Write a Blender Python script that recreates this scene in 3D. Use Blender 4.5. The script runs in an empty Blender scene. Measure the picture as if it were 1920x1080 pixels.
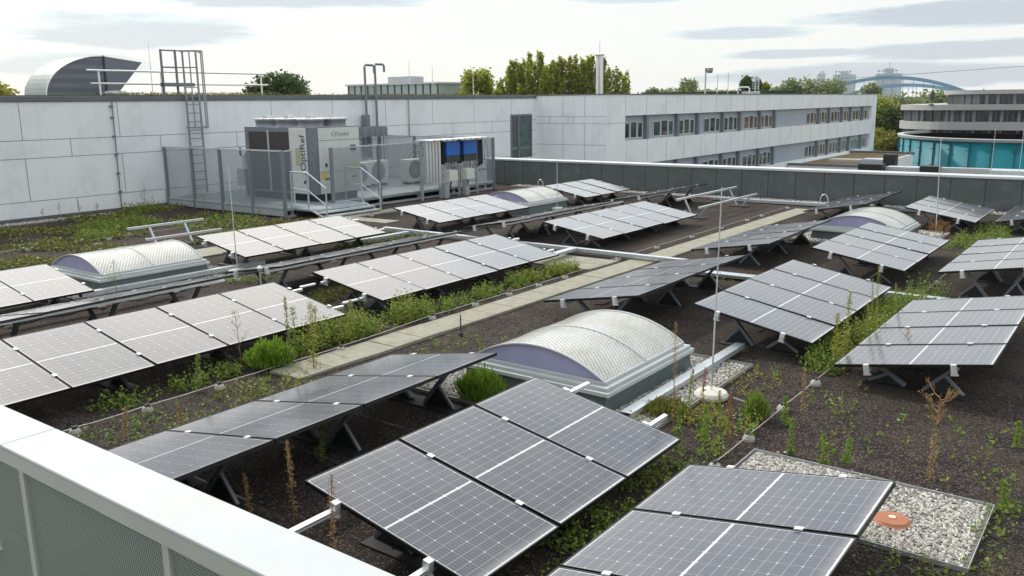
import bpy, bmesh, math, random
from mathutils import Vector, Matrix
R = math.radians
random.seed(7)
S = bpy.context.scene
C = S.collection

# ------------------------------------------------------------------ camera
YAW, PITCH, ROLL, H = R(36.7798), R(12.2298), R(-0.7082), 3.35
F = Vector((-math.sin(YAW)*math.cos(PITCH), math.cos(YAW)*math.cos(PITCH), -math.sin(PITCH)))
RT = Vector((math.cos(YAW), math.sin(YAW), 0)); UP = RT.cross(F)
R2 = RT*math.cos(ROLL) + UP*math.sin(ROLL); U2 = -RT*math.sin(ROLL) + UP*math.cos(ROLL)
cd = bpy.data.cameras.new('camera'); cam = bpy.data.objects.new('camera', cd); C.objects.link(cam)
m = Matrix.Identity(4)
for i, v in enumerate((R2, U2, -F)):
    for k in range(3): m[k][i] = v[k]
m.translation = (0, 0, H)
cam.matrix_world = m
cd.sensor_width = 36; cd.lens = 36*1607.7/1920; cd.clip_start = .05; cd.clip_end = 6000
S.camera = cam

# ------------------------------------------------------------------ light
SUN_AZ, SUN_EL = R(-80), R(38)            # azimuth from +Y, negative = towards -X
sd = Vector((math.sin(SUN_AZ)*math.cos(SUN_EL), math.cos(SUN_AZ)*math.cos(SUN_EL), math.sin(SUN_EL)))
sl = bpy.data.lights.new('sun', 'SUN'); sl.energy = 2.3; sl.angle = R(2.0); sl.color = (1, .95, .87)
so = bpy.data.objects.new('sun', sl); C.objects.link(so); so.rotation_euler = sd.to_track_quat('Z', 'Y').to_euler()
S.view_settings.view_transform = 'Standard'; S.view_settings.look = 'None'
S.view_settings.exposure = .17; S.view_settings.gamma = 1

W = bpy.data.worlds.new('World'); S.world = W; W.use_nodes = True
nt = W.node_tree; N = nt.nodes; L = nt.links; N.clear()
def nd(t, **kw):
    n = N.new(t)
    for k, v in kw.items():
        if isinstance(k, str) and hasattr(n, k): setattr(n, k, v)
    return n
def mt(op, a, b=None, clamp=False):
    n = N.new('ShaderNodeMath'); n.operation = op; n.use_clamp = clamp
    for i, x in enumerate((a, b)):
        if x is None: continue
        if hasattr(x, 'is_linked') or hasattr(x, 'links'): L.new(x, n.inputs[i])
        else: n.inputs[i].default_value = x
    return n.outputs[0]
sky = nd('ShaderNodeTexSky'); sky.sky_type = 'NISHITA'; sky.sun_disc = False
sky.sun_elevation = SUN_EL; sky.sun_rotation = SUN_AZ % (2*math.pi); sky.air_density = 1.0; sky.dust_density = 1.5
tc = nd('ShaderNodeTexCoord'); sp = nd('ShaderNodeSeparateXYZ'); L.new(tc.outputs['Generated'], sp.inputs[0])
# azimuth (0 = +Y, towards -X positive) and elevation in radians
az = mt('ARCTAN2', mt('MULTIPLY', sp.outputs[0], -1.0), sp.outputs[1])
el = mt('ARCSINE', sp.outputs[2])
cb = nd('ShaderNodeCombineXYZ'); L.new(mt('MULTIPLY', az, 4.0), cb.inputs[0]); L.new(mt('MULTIPLY', el, 30.0), cb.inputs[1])
n1 = nd('ShaderNodeTexNoise'); n1.inputs['Scale'].default_value = 1.1; n1.inputs['Detail'].default_value = 7; n1.inputs['Roughness'].default_value = .66
L.new(cb.outputs[0], n1.inputs['Vector'])
wob = mt('SUBTRACT', n1.outputs['Fac'], .5)
def patch(a0, e0, wa, we, k=1.0):           # a soft long bank of thinner, bluer cloud
    da = mt('DIVIDE', mt('SUBTRACT', az, R(a0)), R(wa)); de = mt('DIVIDE', mt('SUBTRACT', el, R(e0)), R(we))
    d = mt('ADD', mt('MULTIPLY', da, da), mt('MULTIPLY', de, de))
    d = mt('ADD', d, mt('MULTIPLY', wob, 3.6))
    v = mt('SUBTRACT', 1.0, d, True)
    v = mt('MULTIPLY', mt('MULTIPLY', v, 1.7, True), k)
    return v
pats = [patch(60, 4.4, 7, 1.2, .75), patch(63.5, 2.4, 5, .9, .6), patch(50, 6.3, 8.5, .6, .8), patch(28, 6.4, 4.5, .4, .6), patch(21.5, 4.0, 5, .45, .7),
        patch(9, 4.6, 11, .8, 1.0), patch(20, 2.7, 5, .3, .8), patch(8.5, 2.6, 7, .6, .9), patch(13, 1.3, 12, .8, .9)]
tot = pats[0]
for q in pats[1:]: tot = mt('MAXIMUM', tot, q)
n2 = nd('ShaderNodeTexNoise'); n2.inputs['Scale'].default_value = .5; n2.inputs['Detail'].default_value = 5
L.new(cb.outputs[0], n2.inputs['Vector'])
hi = mt('MULTIPLY', mt('SUBTRACT', el, R(8)), 5.0, True)          # higher up: broken cloud from noise only
tot = mt('MAXIMUM', tot, mt('MULTIPLY', hi, mt('MULTIPLY', mt('SUBTRACT', n2.outputs['Fac'], .47), 6.0, True)))
cr = nd('ShaderNodeValToRGB'); ce = cr.color_ramp.elements; ce[0].color = (.97, .98, .955, 1); ce[1].color = (.60, .655, .73, 1)
c3 = ce.new(.35); c3.color = (.80, .90, .93, 1); c3 = ce.new(.7); c3.color = (.68, .75, .81, 1)
L.new(tot, cr.inputs[0])
skm = nd('ShaderNodeMix'); skm.data_type = 'RGBA'; skm.blend_type = 'MULTIPLY'; skm.inputs[0].default_value = 1
L.new(sky.outputs[0], skm.inputs[6]); skm.inputs[7].default_value = (.1, .1, .1, 1)
mx = nd('ShaderNodeMix'); mx.data_type = 'RGBA'; mx.inputs[0].default_value = .84
L.new(skm.outputs[2], mx.inputs[6]); L.new(cr.outputs[0], mx.inputs[7])
# thin high cloud lets more light through overhead than near the horizon; warm glow off the sun is added for panel reflections
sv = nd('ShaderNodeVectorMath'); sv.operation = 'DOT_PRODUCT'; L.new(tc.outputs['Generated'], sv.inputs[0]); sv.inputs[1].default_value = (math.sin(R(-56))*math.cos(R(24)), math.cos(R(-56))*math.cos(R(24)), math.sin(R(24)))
added_glow = mt('POWER', mt('MAXIMUM', sv.outputs['Value'], 0.0), 6.0)
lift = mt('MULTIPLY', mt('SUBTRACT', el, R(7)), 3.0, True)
gain = mt('ADD', .96, mt('MULTIPLY', lift, mt('ADD', .36, mt('MULTIPLY', added_glow, 1.9))))
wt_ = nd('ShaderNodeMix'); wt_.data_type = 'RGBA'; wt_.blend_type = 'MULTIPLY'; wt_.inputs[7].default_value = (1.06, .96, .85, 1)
L.new(mt('MULTIPLY', lift, added_glow), wt_.inputs[0]); L.new(mx.outputs[2], wt_.inputs[6])
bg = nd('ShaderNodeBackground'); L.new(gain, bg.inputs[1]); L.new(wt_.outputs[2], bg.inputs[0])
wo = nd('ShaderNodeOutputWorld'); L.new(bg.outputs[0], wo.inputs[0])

# ------------------------------------------------------------------ materials
MATS = {}
def mat(name, col=(.5, .5, .5), rough=.6, metal=0, spec=.5, noise=None, bump=None, coat=0, emit=None, alpha=None, dirt=None):
    """noise=(scale, amount) value mottling; bump=(scale, strength, dist); dirt=(scale, colour, amount)"""
    if name in MATS: return MATS[name]
    m = bpy.data.materials.new(name); m.use_nodes = True; t = m.node_tree; b = t.nodes['Principled BSDF']
    b.inputs['Base Color'].default_value = (*col, 1); b.inputs['Roughness'].default_value = rough; b.inputs['Metallic'].default_value = metal
    b.inputs['Specular IOR Level'].default_value = spec; b.inputs['Coat Weight'].default_value = coat
    tcn = t.nodes.new('ShaderNodeTexCoord'); src = None
    if noise:
        n = t.nodes.new('ShaderNodeTexNoise'); n.inputs['Scale'].default_value = noise[0]; n.inputs['Detail'].default_value = 6; n.inputs['Roughness'].default_value = .65
        t.links.new(tcn.outputs['Object'], n.inputs['Vector'])
        mr = t.nodes.new('ShaderNodeMapRange'); mr.inputs[1].default_value = .3; mr.inputs[2].default_value = .7
        mr.inputs[3].default_value = 1-noise[1]; mr.inputs[4].default_value = 1+noise[1]; t.links.new(n.outputs['Fac'], mr.inputs[0])
        mm = t.nodes.new('ShaderNodeMix'); mm.data_type = 'RGBA'; mm.blend_type = 'MULTIPLY'; mm.inputs[0].default_value = 1
        mm.inputs[6].default_value = (*col, 1); t.links.new(mr.outputs[0], mm.inputs[7]); src = mm.outputs[2]
    if dirt:
        n = t.nodes.new('ShaderNodeTexNoise'); n.inputs['Scale'].default_value = dirt[0]; n.inputs['Detail'].default_value = 8; n.inputs['Roughness'].default_value = .7
        t.links.new(tcn.outputs['Object'], n.inputs['Vector'])
        mr = t.nodes.new('ShaderNodeMapRange'); mr.inputs[1].default_value = .5; mr.inputs[2].default_value = .68; mr.inputs[4].default_value = dirt[2]
        t.links.new(n.outputs['Fac'], mr.inputs[0])
        mm = t.nodes.new('ShaderNodeMix'); mm.data_type = 'RGBA'; t.links.new(mr.outputs[0], mm.inputs[0])
        if src: t.links.new(src, mm.inputs[6])
        else: mm.inputs[6].default_value = (*col, 1)
        mm.inputs[7].default_value = (*dirt[1], 1); src = mm.outputs[2]
    if src: t.links.new(src, b.inputs['Base Color'])
    if bump:
        n = t.nodes.new('ShaderNodeTexNoise'); n.inputs['Scale'].default_value = bump[0]; n.inputs['Detail'].default_value = 4
        t.links.new(tcn.outputs['Object'], n.inputs['Vector'])
        bp = t.nodes.new('ShaderNodeBump'); bp.inputs['Strength'].default_value = bump[1]; bp.inputs['Distance'].default_value = bump[2]
        t.links.new(n.outputs['Fac'], bp.inputs['Height']); t.links.new(bp.outputs[0], b.inputs['Normal'])
    if emit: b.inputs['Emission Color'].default_value = (*emit, 1); b.inputs['Emission Strength'].default_value = 1
    if alpha is not None: b.inputs['Alpha'].default_value = alpha
    MATS[name] = m
    return m
cladding = mat('white_cladding', (.79, .81, .83), .45, noise=(.35, .04), dirt=(.8, (.5, .52, .53), .35))
_t = cladding.node_tree; _b = _t.nodes['Principled BSDF']; _l = [l for l in _t.links if l.to_socket == _b.inputs['Base Color']][0].from_socket
_tc = _t.nodes.new('ShaderNodeTexCoord'); _mp = _t.nodes.new('ShaderNodeMapping'); _mp.inputs['Scale'].default_value = (2.2, 2.2, .12); _t.links.new(_tc.outputs['Object'], _mp.inputs[0])
_n = _t.nodes.new('ShaderNodeTexNoise'); _n.inputs['Scale'].default_value = 2.0; _n.inputs['Detail'].default_value = 6; _t.links.new(_mp.outputs[0], _n.inputs['Vector'])
_r = _t.nodes.new('ShaderNodeMapRange'); _r.inputs[1].default_value = .45; _r.inputs[2].default_value = .75; _r.inputs[3].default_value = 1.0; _r.inputs[4].default_value = .945; _t.links.new(_n.outputs['Fac'], _r.inputs[0])
_m = _t.nodes.new('ShaderNodeMix'); _m.data_type = 'RGBA'; _m.blend_type = 'MULTIPLY'; _m.inputs[0].default_value = 1; _t.links.new(_l, _m.inputs[6]); _t.links.new(_r.outputs[0], _m.inputs[7]); _t.links.new(_m.outputs[2], _b.inputs['Base Color'])
joint = mat('joint', (.12, .13, .14), .8)
fascia = mat('fascia', (.13, .135, .15), .5, metal=.2, noise=(1.5, .15))
coping_m = mat('coping', (.47, .495, .50), .6, metal=0, spec=.3, noise=(2.0, .05), dirt=(1.4, (.5, .5, .47), .5))
coping_e = mat('coping_edge', (.40, .41, .375), .5, noise=(2.0, .06))  # tan puts the shade on the coping front into the colour; mullions share it
galv = mat('galvanised', (.50, .54, .57), .42, metal=.55, noise=(9, .14))
alu = mat('aluminium', (.72, .73, .74), .32, metal=.7, noise=(7, .06))
steel_d = mat('grey_steel', (.19, .21, .235), .5, metal=.3, noise=(5, .1))
dark = mat('dark_metal', (.035, .038, .042), .55, noise=(8, .2))
black = mat('black_plastic', (.012, .012, .013), .6)
curb_m = mat('curb_cladding', (.10, .13, .135), .45, metal=.2, noise=(3, .12), dirt=(5, (.17, .18, .17), .6))
panel_g = mat('parapet_panel', (.085, .098, .10), .5, noise=(1.2, .14), dirt=(2.5, (.15, .16, .15), .55))
paver = mat('paver', (.27, .255, .20), .85, noise=(6, .16), bump=(60, .3, .004), dirt=(2.2, (.16, .15, .10), .6))
concrete = mat('concrete', (.55, .53, .47), .8, noise=(12, .1), bump=(80, .3, .003), dirt=(9, (.36, .34, .28), .6))
clay = mat('terracotta', (.36, .135, .07), .7, noise=(10, .1), dirt=(14, (.34, .15, .08), .5))
beige = mat('beige_paint', (.58, .60, .57), .4, noise=(3, .05), dirt=(4, (.42, .42, .36), .3))
blue = mat('blue_casing', (.01, .13, .52), .35)
yellow = mat('yellow_sticker', (.60, .52, .08), .5)
coil = mat('coil_fins', (.045, .038, .038), .6, noise=(40, .3))
wire_m = mat('wire', (.45, .42, .38), .5, metal=.4, noise=(30, .2))
stem_m = mat('stem', (.20, .17, .07), .8)
brown_m = mat('dry_brown', (.25, .14, .055), .85, noise=(60, .4))
rubber = mat('black_rubber', (.015, .015, .016), .7)
letter = mat('lettering', (.02, .02, .03), .5)

def leaf_mat(name, c1, c2, c3=None, trans=.35):
    m = bpy.data.materials.new(name); m.use_nodes = True; t = m.node_tree; b = t.nodes['Principled BSDF']
    o = t.nodes['Material Output']
    g = t.nodes.new('ShaderNodeNewGeometry'); r = t.nodes.new('ShaderNodeValToRGB'); e = r.color_ramp.elements
    e[0].color = (*c1, 1); e[1].color = (*c2, 1)
    if c3: x = e.new(.93); x.color = (*c2, 1); e[2].color = (*c3, 1)
    t.links.new(g.outputs['Random Per Island'], r.inputs[0]); t.links.new(r.outputs[0], b.inputs['Base Color'])
    b.inputs['Roughness'].default_value = .55; b.inputs['Specular IOR Level'].default_value = .3
    tr = t.nodes.new('ShaderNodeBsdfTranslucent'); t.links.new(r.outputs[0], tr.inputs[0])
    ms = t.nodes.new('ShaderNodeMixShader'); ms.inputs[0].default_value = trans
    t.links.new(b.outputs[0], ms.inputs[1]); t.links.new(tr.outputs[0], ms.inputs[2]); t.links.new(ms.outputs[0], o.inputs[0])
    return m
lf_green = leaf_mat('leaf_green', (.09, .15, .025), (.24, .32, .05), (.33, .35, .09), .35)
lf_lime = leaf_mat('leaf_lime', (.12, .22, .02), (.22, .34, .04), None, .35)
lf_yel = leaf_mat('leaf_yellow', (.20, .22, .035), (.38, .35, .06), (.34, .20, .05), .35)
lf_moss = leaf_mat('leaf_moss', (.08, .10, .025), (.22, .22, .04), (.24, .12, .06), .2)
lf_dark = leaf_mat('leaf_dark', (.035, .065, .02), (.10, .15, .04), None, .3)
lf_tree = leaf_mat('leaf_tree', (.14, .18, .025), (.42, .46, .07), (.55, .50, .10), .5)
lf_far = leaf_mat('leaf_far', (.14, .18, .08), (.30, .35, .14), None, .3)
lf_dry = leaf_mat('leaf_dry', (.24, .14, .05), (.42, .30, .13), None, .2)
lf_red = leaf_mat('leaf_red', (.20, .07, .03), (.34, .17, .07), None, .2)

def subs_mat():
    m = bpy.data.materials.new('lava_substrate'); m.use_nodes = True; t = m.node_tree; b = t.nodes['Principled BSDF']
    tcn = t.nodes.new('ShaderNodeTexCoord')
    v = t.nodes.new('ShaderNodeTexVoronoi'); v.inputs['Scale'].default_value = 75; t.links.new(tcn.outputs['Object'], v.inputs['Vector'])
    n = t.nodes.new('ShaderNodeTexNoise'); n.inputs['Scale'].default_value = 1.1; n.inputs['Detail'].default_value = 8; n.inputs['Roughness'].default_value = .7
    t.links.new(tcn.outputs['Object'], n.inputs['Vector'])
    s = t.nodes.new('ShaderNodeSeparateColor'); t.links.new(v.outputs['Color'], s.inputs[0])
    r = t.nodes.new('ShaderNodeValToRGB'); e = r.color_ramp.elements
    e[0].color = (.014, .012, .011, 1); e[1].color = (.34, .30, .27, 1); e[1].position = 1.0
    a = e.new(.45); a.color = (.05, .040, .040, 1); a = e.new(.8); a.color = (.10, .078, .075, 1)
    t.links.new(s.outputs[0], r.inputs[0])
    r2 = t.nodes.new('ShaderNodeValToRGB'); e = r2.color_ramp.elements
    e[0].position = .3; e[0].color = (.26, .25, .26, 1); e[1].position = .7; e[1].color = (.86, .74, .66, 1)
    t.links.new(n.outputs['Fac'], r2.inputs[0])
    mm = t.nodes.new('ShaderNodeMix'); mm.data_type = 'RGBA'; mm.blend_type = 'MULTIPLY'; mm.inputs[0].default_value = 1
    t.links.new(r.outputs[0], mm.inputs[6]); t.links.new(r2.outputs[0], mm.inputs[7])
    n3 = t.nodes.new('ShaderNodeTexNoise'); n3.inputs['Scale'].default_value = .55; n3.inputs['Detail'].default_value = 9; n3.inputs['Roughness'].default_value = .75
    t.links.new(tcn.outputs['Object'], n3.inputs['Vector']); mr3 = t.nodes.new('ShaderNodeMapRange'); mr3.inputs[1].default_value = .47; mr3.inputs[2].default_value = .62; mr3.inputs[4].default_value = .7
    t.links.new(n3.outputs['Fac'], mr3.inputs[0]); m4 = t.nodes.new('ShaderNodeMix'); m4.data_type = 'RGBA'; t.links.new(mr3.outputs[0], m4.inputs[0])
    t.links.new(mm.outputs[2], m4.inputs[6]); m4.inputs[7].default_value = (.055, .046, .027, 1); t.links.new(m4.outputs[2], b.inputs['Base Color'])
    b.inputs['Roughness'].default_value = .9; b.inputs['Specular IOR Level'].default_value = .25
    bp = t.nodes.new('ShaderNodeBump'); bp.inputs['Strength'].default_value = .9; bp.inputs['Distance'].default_value = .02; bp.invert = True
    t.links.new(v.outputs['Distance'], bp.inputs['Height']); t.links.new(bp.outputs[0], b.inputs['Normal'])
    return m
substrate = subs_mat()

def pv_mat():
    """photovoltaic laminate, UV in metres: u across the six cells, v along the twenty half cells"""
    m = bpy.data.materials.new('solar_glass'); m.use_nodes = True; t = m.node_tree; b = t.nodes['Principled BSDF']
    uv = t.nodes.new('ShaderNodeUVMap'); s = t.nodes.new('ShaderNodeSeparateXYZ'); t.links.new(uv.outputs[0], s.inputs[0])
    def M(op, a, c=None, cl=False):
        n = t.nodes.new('ShaderNodeMath'); n.operation = op; n.use_clamp = cl
        for i, x in enumerate((a, c)):
            if x is None: continue
            if isinstance(x, (int, float)): n.inputs[i].default_value = x
            else: t.links.new(x, n.inputs[i])
        return n.outputs[0]
    u, v = s.outputs[0], s.outputs[1]
    # v is mirrored around the middle seam
    vm = M('ABSOLUTE', M('SUBTRACT', v, .835))
    mid = M('LESS_THAN', vm, .0085)
    vc = M('SUBTRACT', vm, .010)
    endb = M('GREATER_THAN', vc, .803)
    sideb = M('GREATER_THAN', M('ABSOLUTE', M('SUBTRACT', u, .5)), .480)
    cu = M('MULTIPLY', M('SUBTRACT', u, .02), 1/.16); cv = M('MULTIPLY', vc, 1/.0803)
    fu = M('ABSOLUTE', M('SUBTRACT', M('FRACT', cu), .5)); fv = M('ABSOLUTE', M('SUBTRACT', M('FRACT', cv), .5))
    gu = M('GREATER_THAN', fu, .487); gv = M('GREATER_THAN', fv, .476)
    cv2 = M('MULTIPLY', vc, 1/.1606); fv2 = M('ABSOLUTE', M('SUBTRACT', M('FRACT', cv2), .5))
    dia = M('GREATER_THAN', M('ADD', fu, fv2), .945)
    bus = M('MULTIPLY', M('GREATER_THAN', M('ABSOLUTE', M('SUBTRACT', M('FRACT', M('MULTIPLY', cu, 5.0)), .5)), .455), .20)
    w = M('MAXIMUM', M('MAXIMUM', mid, endb), M('MAXIMUM', sideb, dia))
    g = M('MAXIMUM', w, M('MULTIPLY', M('MAXIMUM', gu, gv), .40)); g = M('MAXIMUM', g, bus)
    oi = t.nodes.new('ShaderNodeObjectInfo')
    tcn = t.nodes.new('ShaderNodeTexCoord'); add = t.nodes.new('ShaderNodeVectorMath'); add.operation = 'ADD'
    cmb = t.nodes.new('ShaderNodeCombineXYZ'); t.links.new(M('MULTIPLY', oi.outputs['Random'], 50.0), cmb.inputs[2])
    t.links.new(tcn.outputs['Object'], add.inputs[0]); t.links.new(cmb.outputs[0], add.inputs[1])
    dn = t.nodes.new('ShaderNodeTexNoise'); dn.inputs['Scale'].default_value = 2.2; dn.inputs['Detail'].default_value = 6; t.links.new(add.outputs[0], dn.inputs['Vector'])
    # cells
    mx = t.nodes.new('ShaderNodeMix'); mx.data_type = 'RGBA'; mx.inputs[6].default_value = (.010, .017, .040, 1); mx.inputs[7].default_value = (.54, .56, .60, 1)
    t.links.new(g, mx.inputs[0])
    # dust film, thicker towards some places and per panel
    du = M('ADD', M('MULTIPLY', M('POWER', dn.outputs['Fac'], 2.0), .13), M('MULTIPLY', oi.outputs['Random'], .035))
    edge = M('MULTIPLY', M('SUBTRACT', 1.0, M('MULTIPLY', M('MINIMUM', v, M('SUBTRACT', 1.655, v)), 14.0), True), M('MULTIPLY', dn.outputs['Fac'], .5))
    vo = t.nodes.new('ShaderNodeTexVoronoi'); vo.inputs['Scale'].default_value = 2.3; t.links.new(add.outputs[0], vo.inputs['Vector'])
    spot = M('MULTIPLY', M('LESS_THAN', vo.outputs['Distance'], .030), .75)
    du = M('MAXIMUM', M('ADD', du, M('MAXIMUM', edge, 0.0)), spot)
    m2 = t.nodes.new('ShaderNodeMix'); m2.data_type = 'RGBA'; t.links.new(du, m2.inputs[0]); t.links.new(mx.outputs[2], m2.inputs[6]); m2.inputs[7].default_value = (.46, .44, .41, 1)
    t.links.new(m2.outputs[2], b.inputs['Base Color'])
    b.inputs['Roughness'].default_value = .38; b.inputs['IOR'].default_value = 1.5; b.inputs['Specular IOR Level'].default_value = .16
    b.inputs['Coat Weight'].default_value = 1.0; b.inputs['Coat IOR'].default_value = 1.38
    t.links.new(M('ADD', .05, M('MULTIPLY', dn.outputs['Fac'], .16)), b.inputs['Coat Roughness'])
    return m
pv = pv_mat()

def dome_mat():
    m = bpy.data.materials.new('prismatic_acrylic'); m.use_nodes = True; t = m.node_tree; b = t.nodes['Principled BSDF']
    uv = t.nodes.new('ShaderNodeUVMap'); s = t.nodes.new('ShaderNodeSeparateXYZ'); t.links.new(uv.outputs[0], s.inputs[0])
    def M(op, a, c=None):
        n = t.nodes.new('ShaderNodeMath'); n.operation = op
        for i, x in enumerate((a, c)):
            if x is None: continue
            if isinstance(x, (int, float)): n.inputs[i].default_value = x
            else: t.links.new(x, n.inputs[i])
        return n.outputs[0]
    h = M('MULTIPLY', M('COSINE', M('MULTIPLY', s.outputs[0], 2*math.pi/.085)), M('COSINE', M('MULTIPLY', s.outputs[1], 2*math.pi/.060)))
    h = M('ADD', h, M('MULTIPLY', M('COSINE', M('MULTIPLY', M('ADD', s.outputs[0], s.outputs[1]), 2*math.pi/.047)), .25))
    bp = t.nodes.new('ShaderNodeBump'); bp.inputs['Strength'].default_value = .8; bp.inputs['Distance'].default_value = .008
    t.links.new(h, bp.inputs['Height']); t.links.new(bp.outputs[0], b.inputs['Normal'])
    r = t.nodes.new('ShaderNodeValToRGB'); e = r.color_ramp.elements; e[0].color = (.46, .47, .46, 1); e[1].color = (.86, .86, .83, 1); e[0].position = .25; e[1].position = .60
    t.links.new(M('ADD', M('MULTIPLY', h, .5), .5), r.inputs[0])
    tcn = t.nodes.new('ShaderNodeTexCoord'); dn = t.nodes.new('ShaderNodeTexNoise'); dn.inputs['Scale'].default_value = 2.5; dn.inputs['Detail'].default_value = 7; t.links.new(tcn.outputs['Object'], dn.inputs['Vector'])
    dr_ = t.nodes.new('ShaderNodeValToRGB'); e = dr_.color_ramp.elements; e[0].position = .35; e[0].color = (1, 1, 1, 1); e[1].position = .75; e[1].color = (.72, .68, .56, 1)
    t.links.new(dn.outputs['Fac'], dr_.inputs[0]); mm = t.nodes.new('ShaderNodeMix'); mm.data_type = 'RGBA'; mm.blend_type = 'MULTIPLY'; mm.inputs[0].default_value = 1
    t.links.new(r.outputs[0], mm.inputs[6]); t.links.new(dr_.outputs[0], mm.inputs[7]); t.links.new(mm.outputs[2], b.inputs['Base Color'])
    b.inputs['Roughness'].default_value = .25; b.inputs['Coat Weight'].default_value = .8; b.inputs['Coat Roughness'].default_value = .10
    o = t.nodes['Material Output']; tr = t.nodes.new('ShaderNodeBsdfTranslucent'); t.links.new(mm.outputs[2], tr.inputs[0]); ms = t.nodes.new('ShaderNodeMixShader'); ms.inputs[0].default_value = .25
    t.links.new(b.outputs[0], ms.inputs[1]); t.links.new(tr.outputs[0], ms.inputs[2]); t.links.new(ms.outputs[0], o.inputs[0])
    return m
dome_m = dome_mat()
lav = mat('shaded_acrylic', (.36, .36, .52), .25, coat=.5, noise=(3, .08))  # white end pane: its lavender shade tone is put into the colour

def mesh_screen(name, col, trans, freq, metal=.3):
    """expanded-metal sheet: slanted lattice of openings"""
    m = bpy.data.materials.new(name); m.use_nodes = True; t = m.node_tree; b = t.nodes['Principled BSDF']; o = t.nodes['Material Output']
    b.inputs['Base Color'].default_value = (*col, 1); b.inputs['Roughness'].default_value = .5; b.inputs['Metallic'].default_value = metal
    uv = t.nodes.new('ShaderNodeUVMap'); mp = t.nodes.new('ShaderNodeMapping'); mp.inputs['Rotation'].default_value = (0, 0, R(58)); t.links.new(uv.outputs[0], mp.inputs[0])
    s = t.nodes.new('ShaderNodeSeparateXYZ'); t.links.new(mp.outputs[0], s.inputs[0])
    def M(op, a, c=None):
        n = t.nodes.new('ShaderNodeMath'); n.operation = op
        for i, x in enumerate((a, c)):
            if x is None: continue
            if isinstance(x, (int, float)): n.inputs[i].default_value = x
            else: t.links.new(x, n.inputs[i])
        return n.outputs[0]
    h = M('MULTIPLY', M('SINE', M('MULTIPLY', s.outputs[0], freq)), M('SINE', M('MULTIPLY', s.outputs[1], freq*.6)))
    k = M('GREATER_THAN', h, 1-2*trans)
    tr = t.nodes.new('ShaderNodeBsdfTransparent'); ms = t.nodes.new('ShaderNodeMixShader'); t.links.new(k, ms.inputs[0])
    t.links.new(b.outputs[0], ms.inputs[1]); t.links.new(tr.outputs[0], ms.inputs[2]); t.links.new(ms.outputs[0], o.inputs[0])
    return m
screen_m = mesh_screen('perforated_screen', (.24, .27, .30), .50, 260)
expm = mesh_screen('expanded_metal', (.30, .34, .31), .38, 330)
glass_d = mat('window_glass', (.02, .03, .035), .06, spec=.9, coat=.5)
glass_r = mat('window_glass_blind', (.11, .06, .05), .12, spec=.9, noise=(1.5, .5), coat=.4)
glass_y = mat('window_glass_ochre', (.12, .10, .045), .12, spec=.9, noise=(2, .5), coat=.4)
glass_g = mat('window_glass_green', (.03, .07, .06), .08, spec=.9, noise=(2, .4), coat=.4)
infill = mat('grey_infill', (.32, .355, .41), .5, noise=(.6, .06))
wframe = mat('window_frame_grey', (.46, .48, .47), .45)
turq = mat('turquoise_glass', (.0, .17, .215), .5, spec=.25, noise=(.25, .14))

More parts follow.
